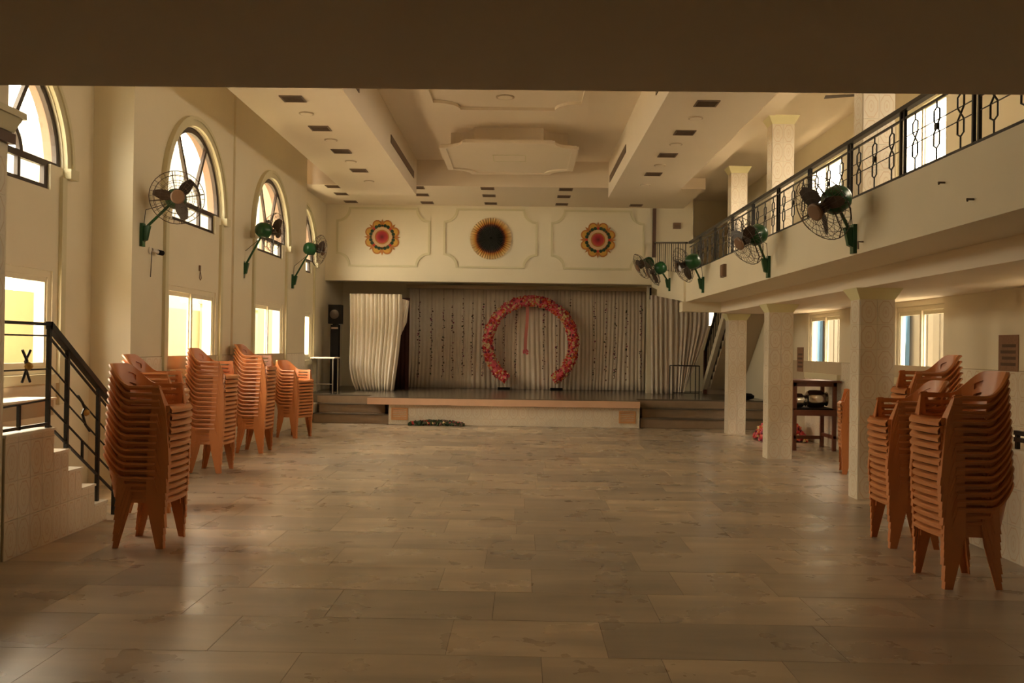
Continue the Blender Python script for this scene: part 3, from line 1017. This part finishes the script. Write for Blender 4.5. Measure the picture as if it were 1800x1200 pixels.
# ------------------------------------------------------------------ left stair with railing
sx = -3.95
stp = thing('stair', 'tiled stair rising towards the left edge', 'stair', (-4.5, 7.9, 0), kind='structure')
obj('landing', MB().box(XLA, sx, 6.97, 7.70, 0, .945), 'grout', stp)
obj('landing_slab', MB().box(XLA, sx + .012, 6.97, 7.72, .945, .965), 'laminate', stp)
obj('upper_step', MB().box(XLA, -4.62, 6.97, 9.0, .965, 1.12), 'grout', stp)
obj('upper_slab', MB().box(XLA, -4.60, 6.97, 9.02, 1.12, 1.14), 'laminate', stp)
for k, (y0, y1, z) in enumerate(((7.70, 7.955, .756), (7.955, 8.205, .567), (8.205, 8.455, .378), (8.455, 8.705, .189))):
    obj('step', MB().box(XLA, sx, y0, y1, 0, z - .02), 'grout', stp)
    obj('tread', MB().box(XLA, sx + .012, y0, y1 + .02, z - .02, z), 'laminate', stp)
cols_ = [(6.97 + .1825 * i, 7.1525 + .1825 * i, .945) for i in range(4)]
for y0, y1, z in ((7.70, 7.955, .736), (7.955, 8.205, .547), (8.205, 8.455, .358), (8.455, 8.705, .169)):
    ym = (y0 + y1) / 2
    cols_ += [(y0, ym, z), (ym, y1, z)]
for y0, y1, tp in cols_:
    z = 0
    while z < tp - .004:
        h = min(.3, tp - z)
        o = put('tile', tile_me, stp, Vector((sx + .004, (y0 + y1) / 2, z + h / 2)) - stp.location, (0, 0, PI / 2))
        o.scale = ((y1 - y0) / .2, 1, h / .3)
        z += h

rl = thing('stair_railing', 'black iron stair railing with sloping handrail beside the left stair', 'railing', (sx - .05, 7.7, 0))
xx = sx - .05
slope = lambda yv, z: z - (yv - 7.70) * .60
obj('handrail', MB().hexa([(xx - .03, 7.70, 1.80), (xx + .03, 7.70, 1.80), (xx + .03, 9.0, 1.02), (xx - .03, 9.0, 1.02)],
                          [(xx - .03, 7.70, 1.86), (xx + .03, 7.70, 1.86), (xx + .03, 9.0, 1.08), (xx - .03, 9.0, 1.08)]), 'iron', rl)
obj('landing_rail', MB().box(xx - .02, xx + .02, 6.97, 7.70, 1.825, 1.85), 'iron', rl)
for z in (1.74, 1.46):
    obj('landing_bar', MB().tube([(xx, 6.97, z), (xx, 7.70, z)], .007, 6), 'iron', rl)
obj('landing_base_bar', MB().box(xx - .012, xx + .012, 6.97, 7.70, .985, 1.01), 'iron', rl)
obj('landing_bar', MB().tube([(xx, 6.97, 1.175), (xx, 7.70, 1.20)], .009, 6), 'iron', rl)
obj('landing_post', MB().box(xx - .012, xx + .012, 7.24, 7.265, .98, 1.18), 'iron', rl)
for z, r in ((1.73, .012), (1.50, .008), (1.34, .008), (1.16, .010), (.99, .014)):
    obj('sloping_bar', MB().tube([(xx, 7.70, z), (xx, 9.0, slope(9.0, z))], r, 6), 'iron', rl)
for yv, z0, z1 in ((7.70, .965, 1.85), (8.02, .757, 1.66), (8.62, .19, 1.29), (8.98, .0, 1.05)):
    obj('post', MB().box(xx - .016, xx + .016, yv - .016, yv + .016, z0, z1), 'iron', rl)
for yv in (8.32,):
    obj('short_post', MB().box(xx - .01, xx + .01, yv - .01, yv + .01, slope(yv, .99), slope(yv, 1.16)), 'iron', rl)
kz = slope(8.34, 1.42)
kn = obj('knot', MB().tube([(xx, 8.22, kz + .17), (xx, 8.31, kz + .10), (xx + .01, 8.33, kz + .05), (xx, 8.31, kz), (xx, 8.34, kz - .05), (xx, 8.37, kz - .10), (xx, 8.46, kz - .17)], .012, 6), 'iron', rl)
obj('ball', MB().lathe([(.004, -.034), (.026, -.02), (.034, 0), (.026, .02), (.004, .034)], 12, Matrix.Translation((xx + .02, 8.34, kz + .01))), 'gold', rl, smooth=True)
kn = obj('cross_knot', MB().tube([(xx, 7.29, 1.62), (xx + .01, 7.345, 1.53), (xx, 7.345, 1.45), (xx, 7.29, 1.36)], .011, 6).tube([(xx, 7.41, 1.62), (xx - .01, 7.355, 1.53), (xx, 7.355, 1.45), (xx, 7.41, 1.36)], .011, 6), 'iron', rl)
obj('ball', MB().lathe([(.004, -.034), (.026, -.02), (.034, 0), (.026, .02), (.004, .034)], 12, Matrix.Translation((xx + .02, 7.35, 1.49))), 'gold', rl, smooth=True)

# right-hand landing block, mirror of the left one
rb = thing('landing_block', 'low tiled landing block against the right wall behind the chairs', 'landing', (4.8, 7.0, 0), kind='structure')
obj('body', MB().box(4.05, XR, 4.5, 8.85, 0, .90), 'grout', rb)
obj('white_slab', MB().box(4.03, XR, 4.5, 8.87, .90, .925), 'laminate', rb)
tiles(rb, (4.046, 4.65, 0), (0, 1, 0), 21, 3, PI / 2, 0)
rr_ = thing('landing_railing', 'black double rail over the tiled landing block at the right edge', 'railing', (4.1, 7.0, .925))
for z in (.985, 1.04):
    obj('rail', MB().box(4.06, 4.10, 6.2, 7.60, z, z + .035), 'iron', rr_)
for yv in (6.25, 6.9, 7.56):
    obj('post', MB().box(4.065, 4.095, yv, yv + .03, .925, 1.05), 'iron', rr_)

# ------------------------------------------------------------------ balcony railing
br = thing('balcony_railing', 'black iron balcony railing with hexagon patterned balusters', 'railing', (3.28, 12, 3.19))
BX = 3.28
obj('handrail', MB().box(BX - .03, BX + .03, 4.6, 18.1, 3.79, 3.83), 'iron', br)
obj('upper_bar', MB().box(BX - .008, BX + .008, 4.6, 18.1, 3.715, 3.733), 'iron', br)
obj('bottom_bar', MB().box(BX - .010, BX + .010, 4.6, 18.1, 3.225, 3.245), 'iron', br)
hx = [(0, .0), (0, .10), (-.05, .125), (-.05, .225), (.05, .325), (.05, .405), (0, .43), (0, .485)]
bal_me = MB().tube([(0, a, b) for a, b in hx], .0075, 6).tube([(0, -a, b) for a, b in hx[1:7]], .0075, 6).mesh('baluster', M['iron'])
knob_me = MB().box(-.012, .012, -.024, .024, -.024, .024).mesh('knob', M['iron'])
post_me = MB().box(-.012, .012, -.012, .012, 0, .63).mesh('post', M['iron'])
bar_me = MB().tube([(0, -.5, 0), (0, .5, 0)], .005, 5).mesh('cross_bar', M['iron'])
P0, PP = 6.684, 1.29


def railing_panel(yc0, yc1, z0):
    """one panel between two double posts"""
    L = yc1 - yc0
    for k in range(3):
        yv = yc0 + .045 + (L - .09) * (k + .5) / 3
        b = put('baluster', bal_me, br, Vector((BX, yv, 3.235)) - br.location)
        if k == 1:
            put('knob', knob_me, b, (0, 0, .275))
    for z in (.225, .325):
        o = put('cross_bar', bar_me, br, Vector((BX, (yc0 + yc1) / 2, 3.235 + z)) - br.location)
        o.scale = (1, L - .09, 1)


k = -1
while P0 + PP * k < 18.0:
    yv = P0 + PP * k
    for d in (-.042, .042):
        put('post', post_me, br, Vector((BX, yv + d, 3.175)) - br.location)
    if yv + PP < 18.3:
        railing_panel(yv, min(yv + PP, 18.1), 0)
    k += 1

r2 = thing('ramp_railing', 'short dark railing rising from the balcony end towards the stage wall', 'railing', (3.21, 18.1, 3.19))
zr = lambda yv: (yv - 18.1) * .115
obj('handrail', MB().hexa([(3.19, 18.1, 3.79), (3.24, 18.1, 3.79), (3.24, 22.4, 3.79 + zr(22.4)), (3.19, 22.4, 3.79 + zr(22.4))],
                          [(3.19, 18.1, 3.83), (3.24, 18.1, 3.83), (3.24, 22.4, 3.83 + zr(22.4)), (3.19, 22.4, 3.83 + zr(22.4))]), 'iron', r2)
for i in range(15):
    yv = 18.2 + .29 * i
    obj('post' if i % 3 == 0 else 'baluster', MB().box(3.208, 3.208 + (.018 if i % 3 == 0 else .009), yv, yv + .02, 3.18 + zr(yv) * .9, 3.80 + zr(yv)), 'iron', r2)

# ------------------------------------------------------------------ staircase from the stage up to the balcony
sc_ = thing('staircase', 'staircase rising from the right of the stage to the balcony', 'stair', (5.0, 22.0, ZT))
n = 12
for i in range(n):
    y0 = 23.45 - i * .245
    z = ZT + (i + 1) * .19
    obj('step', MB().box(4.72, XR - .005, y0 - .265, y0, z - .19, z), 'stepstone', sc_)
ys, ye = 23.5, 20.45
zb = lambda yv: ZT + (23.5 - yv) * .776
obj('stringer', MB().hexa([(4.62, ys, zb(ys)), (4.72, ys, zb(ys)), (4.72, ye, zb(ye) - .02), (4.62, ye, zb(ye) - .02)],
                          [(4.62, ys, zb(ys) + .24), (4.72, ys, zb(ys) + .24), (4.72, ye, zb(ye) + .24), (4.62, ye, zb(ye) + .24)]), 'wall', sc_)
obj('soffit', MB().hexa([(4.72, 23.0, zb(23.0) - .25), (XR - .005, 23.0, zb(23.0) - .25), (XR - .005, ye, zb(ye) - .25), (4.72, ye, zb(ye) - .25)],
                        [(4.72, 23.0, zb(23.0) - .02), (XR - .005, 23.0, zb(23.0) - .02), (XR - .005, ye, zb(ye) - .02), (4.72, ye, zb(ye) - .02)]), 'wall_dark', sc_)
obj('handrail', MB().tube([(4.67, 23.4, zb(23.4) + 1.0), (4.67, ye, zb(ye) + 1.0)], .035, 8), 'iron', sc_)
for i in range(16):
    yv = 23.35 - i * .185
    obj('baluster', MB().tube([(4.67, yv, zb(yv) + .2), (4.67, yv, zb(yv) + 1.0)], .012, 6), 'iron', sc_)
obj('newel', MB().box(4.63, 4.71, 23.36, 23.44, ZT, zb(23.4) + 1.02), 'wood', sc_)


# ------------------------------------------------------------------ wall fans
def ring_pts(r, z, n=28):
    return [(r * math.cos(2 * PI * k / n), r * math.sin(2 * PI * k / n), z) for k in range(n)]


cg = MB()
R = .32
for r, z in ((R, 0), (.265, .055), (.20, .078), (.135, .088)):
    cg.tube(ring_pts(r, z), .0045 if r == R else .0028, 4, closed=True)
for r, z in ((.27, -.06), (.19, -.085)):
    cg.tube(ring_pts(r, z), .0028, 4, closed=True)
for k in range(30):
    a = 2 * PI * k / 30
    c, s = math.cos(a), math.sin(a)
    cg.tube([(R * c, R * s, 0), (.265 * c, .265 * s, .055), (.08 * c, .08 * s, .09)], .0022, 3)
    if k % 2 == 0:
        cg.tube([(R * c, R * s, 0), (.27 * c, .27 * s, -.06), (.10 * c, .10 * s, -.095)], .0022, 3)
for k in range(4):
    a = PI / 2 * k + .2
    c, s = math.cos(a), math.sin(a)
    cg.tube([(R * c, R * s, 0), (.26 * c, .26 * s, -.07), (.07 * c, .07 * s, -.10)], .006, 5)
CAGE = cg.mesh('guard', M['cage'])


def blade_pt(u, v):
    r = .06 + .22 * u
    w = (.04 + .055 * math.sin(PI * min(1, u * .85 + .15))) * (v - .5) * 1.4
    return (r, w, -.01 + w * .55)


BL = MB().grid(blade_pt, 8, 4).mesh('blade', M['blade'], smooth=True)
HUB = MB().lathe([(.085, .085), (.085, .105), (.07, .115), (.02, .118)], 22).mesh('hub_cover', M['hub'])
SPIN = MB().lathe([(.045, -.06), (.055, -.03), (.055, .03), (.02, .05)], 14).mesh('spindle', M['blade'])
MOT = MB().lathe([(.03, -.32), (.09, -.30), (.125, -.25), (.13, -.17), (.12, -.11), (.05, -.07)], 18).mesh('motor', M['green'], smooth=True)
BRK = MB().box(0, .035, -.045, .045, -.15, .13).mesh('wall_plate', M['green'])
BRH = MB().hexa([(.035, -.03, -.09), (.075, -.03, -.07), (.075, .03, -.07), (.035, .03, -.09)], [(.035, -.03, .10), (.11, -.03, .10), (.11, .03, .10), (.035, .03, .10)]).mesh('plate_housing', M['green'])


def fan(bracket, nx, head, face, label, group, spin=.3):
    """bracket point on the wall, nx: +1/-1 room direction, head: hub centre, face: blowing direction"""
    t = thing('wall_fan', label, 'fan', bracket, group=group, local=True)
    B, H = Vector(bracket), Vector(head)
    f = Vector(face).normalized()
    sc = (nx, 1, 1)
    o = put('wall_plate', BRK, t)
    o.rotation_euler = (0, 0, 0 if nx > 0 else PI)
    o2 = put('plate_housing', BRH, t)
    o2.rotation_euler = o.rotation_euler
    q = f.to_track_quat('Z', 'Y')
    rel = H - B
    motc = rel - f * .17
    a = Vector((.06 * nx, 0, .08))
    put('arm', MB().tube([a, a.lerp(motc, .85), motc], .017, 8).mesh('arm', M['green']), t)
    put('cord', MB().tube([(.02 * nx, .03, .12), (.03 * nx, .05, .30), motc * .6 + Vector((.05 * nx, .05, .12)), motc], .004, 5).mesh('cord', M['black']), t)
    for nm, me in (('guard', CAGE), ('hub_cover', HUB), ('spindle', SPIN), ('motor', MOT)):
        o = put(nm, me, t, rel)
        o.rotation_mode = 'QUATERNION'
        o.rotation_quaternion = q
        if nm == 'guard':
            o['kind'] = 'stuff'
    for k in range(3):
        o = put('blade', BL, t, rel)
        o.rotation_mode = 'QUATERNION'
        o.rotation_quaternion = q @ Matrix.Rotation(spin + 2 * PI * k / 3, 3, 'Z').to_quaternion()


fan((XL, 11.0, 3.0), 1, (-4.21, 11.05, 3.455), (.42, -.90, -.05), 'green wall fan facing the camera before the nearest left arched window', 'left wall fans', .9)
fan((XL, 15.0, 2.92), 1, (-4.17, 15.20, 3.56), (.62, .72, -.05), 'green wall fan turned away, on the pilaster between two left arches', 'left wall fans', .3)
fan((XL, 18.25, 2.96), 1, (-4.15, 18.5, 3.60), (.75, .60, -.10), 'green wall fan on the left wall nearest to the stage', 'left wall fans', .5)
fan((XF, 8.87, 2.80), -1, (2.76, 8.50, 3.03), (-.78, -.36, -.46), 'green wall fan on the balcony front nearest to the camera', 'balcony fans', .2)
fan((XF, 11.93, 2.80), -1, (2.76, 11.45, 3.07), (-.80, -.30, -.42), 'green wall fan on the balcony front, second from the camera', 'balcony fans', .6)
fan((XF, 16.25, 2.86), -1, (2.78, 15.95, 3.17), (-.75, .55, -.30), 'green wall fan on the balcony front, third from the camera', 'balcony fans', .1)
fan((3.15, 19.65, 3.10), -1, (2.72, 19.35, 3.33), (-.80, .25, -.40), 'green wall fan on the sloping parapet, nearer of the far pair', 'balcony fans', .8)
fan((3.15, 21.7, 3.42), -1, (2.74, 21.3, 3.62), (-.80, -.15, -.45), 'green wall fan on the sloping parapet, farthest from the camera', 'balcony fans', .5)

# ------------------------------------------------------------------ stacking armchairs


def chair_meshes():
    out = []
    th = .007
    # seat: shallow dish with a rolled front apron and side skirts
    mb = MB()

    def seat(u, v):
        x = -.20 + .405 * u
        hw = .205 + .030 * u
        y = (2 * v - 1) * hw
        z = .405 + .012 * u + .012 * (2 * v - 1) ** 2 - .012 * math.sin(PI * u)
        if u > .9:
            z -= .008
        return (x, y, z)
    mb.grid(seat, 10, 8)
    fy = lambda v: (2 * v - 1) * .236

    def apron(u, v):
        y = (2 * u - 1) * .236
        bow = .018 * (1 - (2 * u - 1) ** 2)
        pts = [(.205, .409 + .012 * (2 * u - 1) ** 2), (.219, .403), (.226, .392), (.222, .369)]
        k = min(3, int(round(v * 3)))
        return (pts[k][0] + bow * (.3 if k == 0 else 1), y, pts[k][1])
    mb.grid(apron, 10, 3)
    for s in (-1, 1):
        mb.grid(lambda u, v, s=s: (-.20 + .405 * u, s * (.205 + .03 * u + .008 * v), .418 + .012 * u - v * .052), 6, 2)
    out.append(('seat', mb))

    # tub shell: path in plan from the front of one arm round the back
    def plan(s):
        """s 0..1 from right arm front round the back to the left arm front; returns x, y at seat level, outward normal"""
        L1 = .26
        R_ = .215
        tot = 2 * L1 + PI * R_
        d = s * tot
        if d < L1:
            return (.135 - d, -R_), (0, -1)
        if d > tot - L1:
            return (.135 - (tot - d), R_), (0, 1)
        a = -PI / 2 - (d - L1) / R_
        return (.135 - L1 + .62 * R_ * math.cos(a) * 1.15, R_ * math.sin(a)), (math.cos(a), math.sin(a))

    def rim(s):
        c = abs(s - .5) * 2          # 0 at the middle of the back, 1 at the arm front
        t = max(0, min(1, (.60 - c) / .42))
        return .592 + .175 * (t * t * (3 - 2 * t))

    rows = [0, .16, .30, .42, .55, .67, .80, .93, 1.0, 1.04, 1.06]

    def shell(s0, s1, nu, slots):
        m = MB()
        nv = len(rows) - 1

        def pt(u, v):
            s = s0 + (s1 - s0) * u
            (x, y), (nx_, ny) = plan(s)
            k = int(round(v * nv))
            f = rows[k]
            zt = rim(s)
            back = 1 - min(1, abs(s - .5) * 2 / .7)
            flare = .036 + .030 * max(0, back)
            if f <= 1:
                off, z = flare * f, .405 + (zt - .405) * f
            else:
                off, z = flare + (.030 if k == nv else .024), zt - (.016 if k == nv else .001)
            return (x + nx_ * off - .015 * back * f, y + ny * off, z)
        m.grid(pt, nu, nv, skip=lambda i, j: slots and j in (1, 3, 5) and i in slots)
        return m

    out.append(('backrest', shell(.27, .73, 18, (3, 4, 13, 14))))
    out.append(('armrest', shell(0, .27, 9, (1, 2, 3, 4, 5, 6))))
    out.append(('armrest', shell(.73, 1, 9, (2, 3, 4, 5, 6, 7))))

    # legs: folded plates; front legs run up to the arm
    def leg(s, front):
        m = MB()
        if front:
            prof = [(.598, .122, .050, .271), (.42, .172, .112, .257), (.30, .184, .106, .252), (.0, .210, .060, .256)]
        else:
            prof = [(.415, -.150, .085, .232), (.30, -.164, .080, .236), (.0, -.212, .048, .252)]
        g = 1 if front else -1
        for k in range(len(prof) - 1):
            (z1, x1, w1, y1), (z0, x0, w0, y0) = prof[k], prof[k + 1]
            # outer side plate
            m.add([(x0, s * y0, z0), (x0 - g * w0, s * y0, z0), (x1 - g * w1, s * y1, z1), (x1, s * y1, z1)], [(0, 1, 2, 3)])
            # plate across the front or the back
            c0, c1 = w0 * .75, w1 * (.35 if front and k == 0 else .5)
            m.add([(x0, s * y0, z0), (x0 + g * .004, s * (y0 - c0), z0), (x1 + g * .004, s * (y1 - c1), z1), (x1, s * y1, z1)], [(0, 1, 2, 3)])
        return m
    for s in (-1, 1):
        out.append(('leg', leg(s, True)))
        out.append(('leg', leg(s, False)))
    res = []
    for nm, m in out:
        me = m.mesh('chair_' + nm, M['chair'], recalc=True)
        bm = bmesh.new()
        bm.from_mesh(me)
        bmesh.ops.remove_doubles(bm, verts=bm.verts, dist=.0005)
        bmesh.ops.recalc_face_normals(bm, faces=bm.faces)
        geom = bmesh.ops.solidify(bm, geom=list(bm.faces), thickness=th)
        bmesh.ops.recalc_face_normals(bm, faces=bm.faces)
        bm.to_mesh(me)
        bm.free()
        smooth_by_angle(me, 40)
        res.append((nm, me))
    return res


CH = chair_meshes()
PITCH = .0575
SEATROT = {'left': 0.0, 'right': PI}


def stack(x, y, n, rot, where, group, jit=.0):
    rd = random.Random(int(abs(x * 100 + y * 10)))
    for k in range(n):
        pos = 'topmost' if k == n - 1 else 'bottom' if k == 0 else (ORD[n - 1 - k] + ' from the top') if k >= n / 2 else (ORD[k] + ' from the bottom')
        t = thing('stacking_chair', 'brown plastic armchair %s in the %s' % (pos, where), 'chair',
                  (x + math.cos(rot) * .003 * k + rd.uniform(-.003, .003), y + rd.uniform(-.003, .003), k * PITCH), group=group, local=True)
        t.rotation_euler = (0, 0, rot + rd.uniform(-.012, .012))
        for nm, me in CH:
            put(nm, me, t)


stack(-3.14, 7.76, 14, .0, 'nearest left stack by the stair', 'chairs of the nearest left stack')
stack(-3.72, 9.32, 15, .10, 'left stack hidden behind the nearest one', 'chairs of the hidden left stack')
stack(-4.11, 12.15, 16, -.03, 'left stack below the second arch', 'chairs of the left stack below the second arch')
stack(-4.20, 14.40, 17, -.02, 'third visible left stack', 'chairs of the third visible left stack')
stack(-4.16, 16.75, 12, -.35, 'farthest left stack', 'chairs of the farthest left stack')
stack(3.275, 6.90, 15, PI + .02, 'nearest right stack', 'chairs of the nearest right stack')
stack(3.44, 8.24, 13, PI - .04, 'second right stack', 'chairs of the second right stack')
stack(4.12, 9.40, 17, PI - .10, 'tall right stack behind the others', 'chairs of the tall right stack')
stack(4.74, 12.98, 11, PI - .25, 'short stack under the balcony', 'chairs of the stack under the balcony')

# ------------------------------------------------------------------ dark table under the balcony, with vessels
tx0, tx1, ty0, ty1 = 4.66, 5.40, 15.75, 16.45
t = thing('tall_table', 'tall dark wooden table with black shelf below the right window', 'table', ((tx0 + tx1) / 2, (ty0 + ty1) / 2, 0))
obj('tabletop', MB().box(tx0 - .06, tx1 + .06, ty0 - .06, ty1 + .06, 1.17, 1.205), 'wood', t)
obj('apron', MB().box(tx0, tx1, ty0, ty0 + .02, 1.10, 1.17), 'wood', t)
obj('shelf', MB().box(tx0, tx1, ty0, ty1, .66, .72), 'black', t)
obj('shelf_rail', MB().box(tx0, tx1, ty0 - .015, ty0 + .01, .60, .70), 'wood', t)
for lx in (tx0, tx1 - .06):
    for ly in (ty0, ty1 - .06):
        obj('leg', MB().box(lx, lx + .06, ly, ly + .06, 0, 1.17), 'wood', t)
obj('stretcher', MB().box(tx0, tx1, ty1 - .05, ty1 - .01, .14, .20), 'wood', t)
for lx in (tx0 + .01, tx1 - .05):
    obj('stretcher', MB().box(lx, lx + .04, ty0, ty1, .20, .26), 'wood', t)
for k, (vx, r, ln, lab) in enumerate(((5.12, .155, .34, 'large shiny steel vessel lying on the shelf of the dark table'), (4.80, .125, .26, 'smaller steel vessel lying at the left of the table shelf'))):
    t = thing('steel_vessel', lab, 'vessel', (vx, 16.0, .722))
    fm = Matrix.Translation((vx, 16.0, .722 + r)) @ Matrix.Rotation(PI / 2, 4, 'Y') @ Matrix.Translation((0, 0, -ln / 2))
    obj('body', MB().lathe([(r * .35, 0), (r * .8, .015), (r * .98, .06), (r, ln * .5), (r * .97, ln * .78), (r * .72, ln * .93), (r * .68, ln)], 22, fm), 'steelpot', t, smooth=True)
    obj('rim', MB().lathe([(r * .68, ln), (r * .80, ln + .006), (r * .80, ln + .014), (r * .6, ln + .016)], 22, fm), 'steelpot', t)

# ------------------------------------------------------------------ things on the stage
t = thing('side_table', 'white topped table with thin steel legs at the left of the stage', 'table', (-4.58, 21.3, ZT))
obj('tabletop', MB().box(-4.86, -4.30, 20.95, 21.62, ZT + .79, ZT + .82), 'laminate', t)
for lx in (-4.83, -4.34):
    for ly in (21.0, 21.56):
        obj('leg', MB().tube([(lx, ly, ZT), (lx, ly, ZT + .79)], .016, 8), 'chrome', t)
obj('leg_brace', MB().tube([(-4.83, 21.0, ZT + .2), (-4.34, 21.0, ZT + .2)], .010, 6), 'chrome', t)
t = thing('speaker_tower', 'tall black loudspeaker column in the corner left of the white curtain', 'loudspeaker', (-4.52, 22.1, ZT))
obj('column', MB().box(-4.62, -4.43, 22.0, 22.22, ZT, 2.18), 'black', t)
obj('top_box', MB().box(-4.67, -4.37, 21.94, 22.26, 2.20, 2.66), 'black', t)
obj('neck', MB().box(-4.58, -4.46, 22.03, 22.17, 2.18, 2.20), 'black', t)
obj('woofer', MB().lathe([(.11, 0), (.11, .012), (.07, .004), (.02, .0)], 20, Matrix.Translation((-4.52, 21.939, 2.43)) @ Matrix.Rotation(PI / 2, 4, 'X')), 'blade', t)
obj('badge', MB().box(-4.60, -4.44, 21.992, 22.0, 2.08, 2.12), 'hub', t)
t = thing('wire_stand', 'thin dark wire frame stand before the right stage curtain', 'stand', (3.75, 21.2, ZT))
for lx in (3.46, 4.06):
    for ly in (21.0, 21.45):
        obj('leg', MB().tube([(lx, ly, ZT), (lx, ly, ZT + .74)], .012, 6), 'iron', t)
obj('top_frame', MB().tube([(3.46, 21.0, ZT + .74), (4.06, 21.0, ZT + .74), (4.06, 21.45, ZT + .74), (3.46, 21.45, ZT + .74)], .012, 6, closed=True), 'iron', t)
obj('lower_bar', MB().tube([(3.46, 21.0, ZT + .12), (4.06, 21.0, ZT + .12)], .010, 6), 'iron', t)
obj('middle_bar', MB().tube([(3.86, 21.0, ZT + .12), (3.86, 21.0, ZT + .74)], .008, 6), 'iron', t)
t = tag(obj('black_bag', MB().lathe([(.10, 0), (.19, .03), (.20, .09), (.14, .14), (.04, .15)], 14, Matrix.Translation((5.02, 20.75, ZT + .001)) @ Matrix.Diagonal((1.2, .7, 1, 1))), 'black', smooth=True), 'flat black bag on the stage edge right of the far column', 'bag')

# ------------------------------------------------------------------ small things on the walls
t = thing('security_camera', 'small white and black security camera beside the nearest arched window', 'camera', (XL, 11.62, 2.80))
obj('mount', MB().lathe([(.045, 0), (.045, .02), (.02, .03)], 14, Matrix.Translation((XL, 11.25, 2.83)) @ Matrix.Rotation(PI / 2, 4, 'Y')), 'whiteplastic', t)
obj('body', MB().tube([(XL + .03, 11.26, 2.84), (XL + .05, 11.31, 2.83), (XL + .065, 11.36, 2.82)], .022, 12), 'whiteplastic', t)
obj('lens_hood', MB().tube([(XL + .065, 11.36, 2.82), (XL + .09, 11.44, 2.815)], .032, 12), 'black', t)
obj('cable', MB().tube([(XL + .03, 11.25, 2.82), (XL + .025, 11.26, 2.7), (XL + .02, 11.25, 2.50)], .006, 6), 'cage', t)
t = thing('wall_hook', 'small dark hook with a wire loop above the lower left window', 'hook', (XL, 13.0, 2.75))
obj('plate', MB().box(XL, XL + .02, 12.98, 13.02, 2.72, 2.80), 'vent', t)
obj('loop', MB().tube([(XL + .015, 13.0, 2.73), (XL + .02, 12.96, 2.62), (XL + .02, 13.0, 2.59), (XL + .02, 13.04, 2.62)], .006, 6, closed=True), 'vent', t)
for k, (y0, y1, z0, z1, lab) in enumerate(((10.20, 10.62, 1.50, 1.92, 'brown printed poster on the right wall at the picture edge'), (17.95, 18.35, 1.30, 1.78, 'brown printed notice on the right wall left of the far window'))):
    t = thing('poster', lab, 'poster', (XR, (y0 + y1) / 2, z0))
    obj('sheet', MB().box(XR - .010, XR - .002, y0, y1, z0, z1), 'paper', t)
    for j in range(4):
        h = (z1 - z0) / 6
        obj('print_block', MB().box(XR - .012, XR - .010, y0 + .05, y1 - .05 - .03 * (j % 2), z0 + h * (j + 1), z0 + h * (j + 1) + h * .5), 'paper2', t)
t = thing('switch_box', 'small brown switch box on the balcony front', 'switch box', (XF, 14.55, 2.95))
obj('box', MB().box(XF - .05, XF, 14.45, 14.68, 2.86, 3.06), 'vent', t)
obj('lid', MB().box(XF - .058, XF - .05, 14.47, 14.66, 2.88, 3.04), 'hub', t)
t = thing('wall_speaker', 'brown box high on the landing wall beside the stage', 'box', (3.78, YP, 4.75))
obj('case', MB().box(3.66, 3.84, YP - .08, YP, 4.66, 4.80), 'hub', t)
obj('grille', MB().box(3.68, 3.82, YP - .085, YP - .08, 4.68, 4.74), 'vent', t)
for k, (yv, z) in enumerate(((8.66, 2.74), (7.0, 3.0), (6.55, 2.80))):
    t = thing('wall_nail', ('bent hook beside the nearest balcony fan', 'upper small nail stub on the balcony front', 'lower small nail stub on the balcony front')[k], 'hook', (XF, yv, z))
    obj('shank', MB().tube([(XF, yv, z), (XF - .05, yv, z), (XF - .055, yv - .02, z - (.07 if k == 0 else .015))], .008, 6), 'vent', t)
t = thing('ceiling_fan', 'ceiling fan above the balcony with one dark blade showing', 'ceiling fan', (4.97, 13.35, ZC))
obj('downrod', MB().tube([(4.97, 13.35, ZC), (4.97, 13.35, 5.48)], .012, 8), 'cage', t)
obj('motor', MB().lathe([(.03, -.06), (.10, -.05), (.11, 0), (.08, .05), (.02, .07)], 18, Matrix.Translation((4.97, 13.35, 5.44))), 'cage', t, smooth=True)
for a in (172, 292, 52):
    d = Vector((math.cos(math.radians(a)), math.sin(math.radians(a)), 0))
    w = Vector((-d.y, d.x, .12)) * .055
    c = Vector((4.97, 13.35, 5.44))
    p0, p1 = c + d * .09, c + d * .60 - Vector((0, 0, .02))
    up = Vector((0, 0, .008))
    obj('blade', MB().hexa([p0 - w * .6, p1 - w, p1 + w, p0 + w * .6], [p0 - w * .6 + up, p1 - w + up, p1 + w + up, p0 + w * .6 + up]), 'blade', t)
print('slabs', nt_, 'tiles', NT[0], 'objects', len(bpy.data.objects))
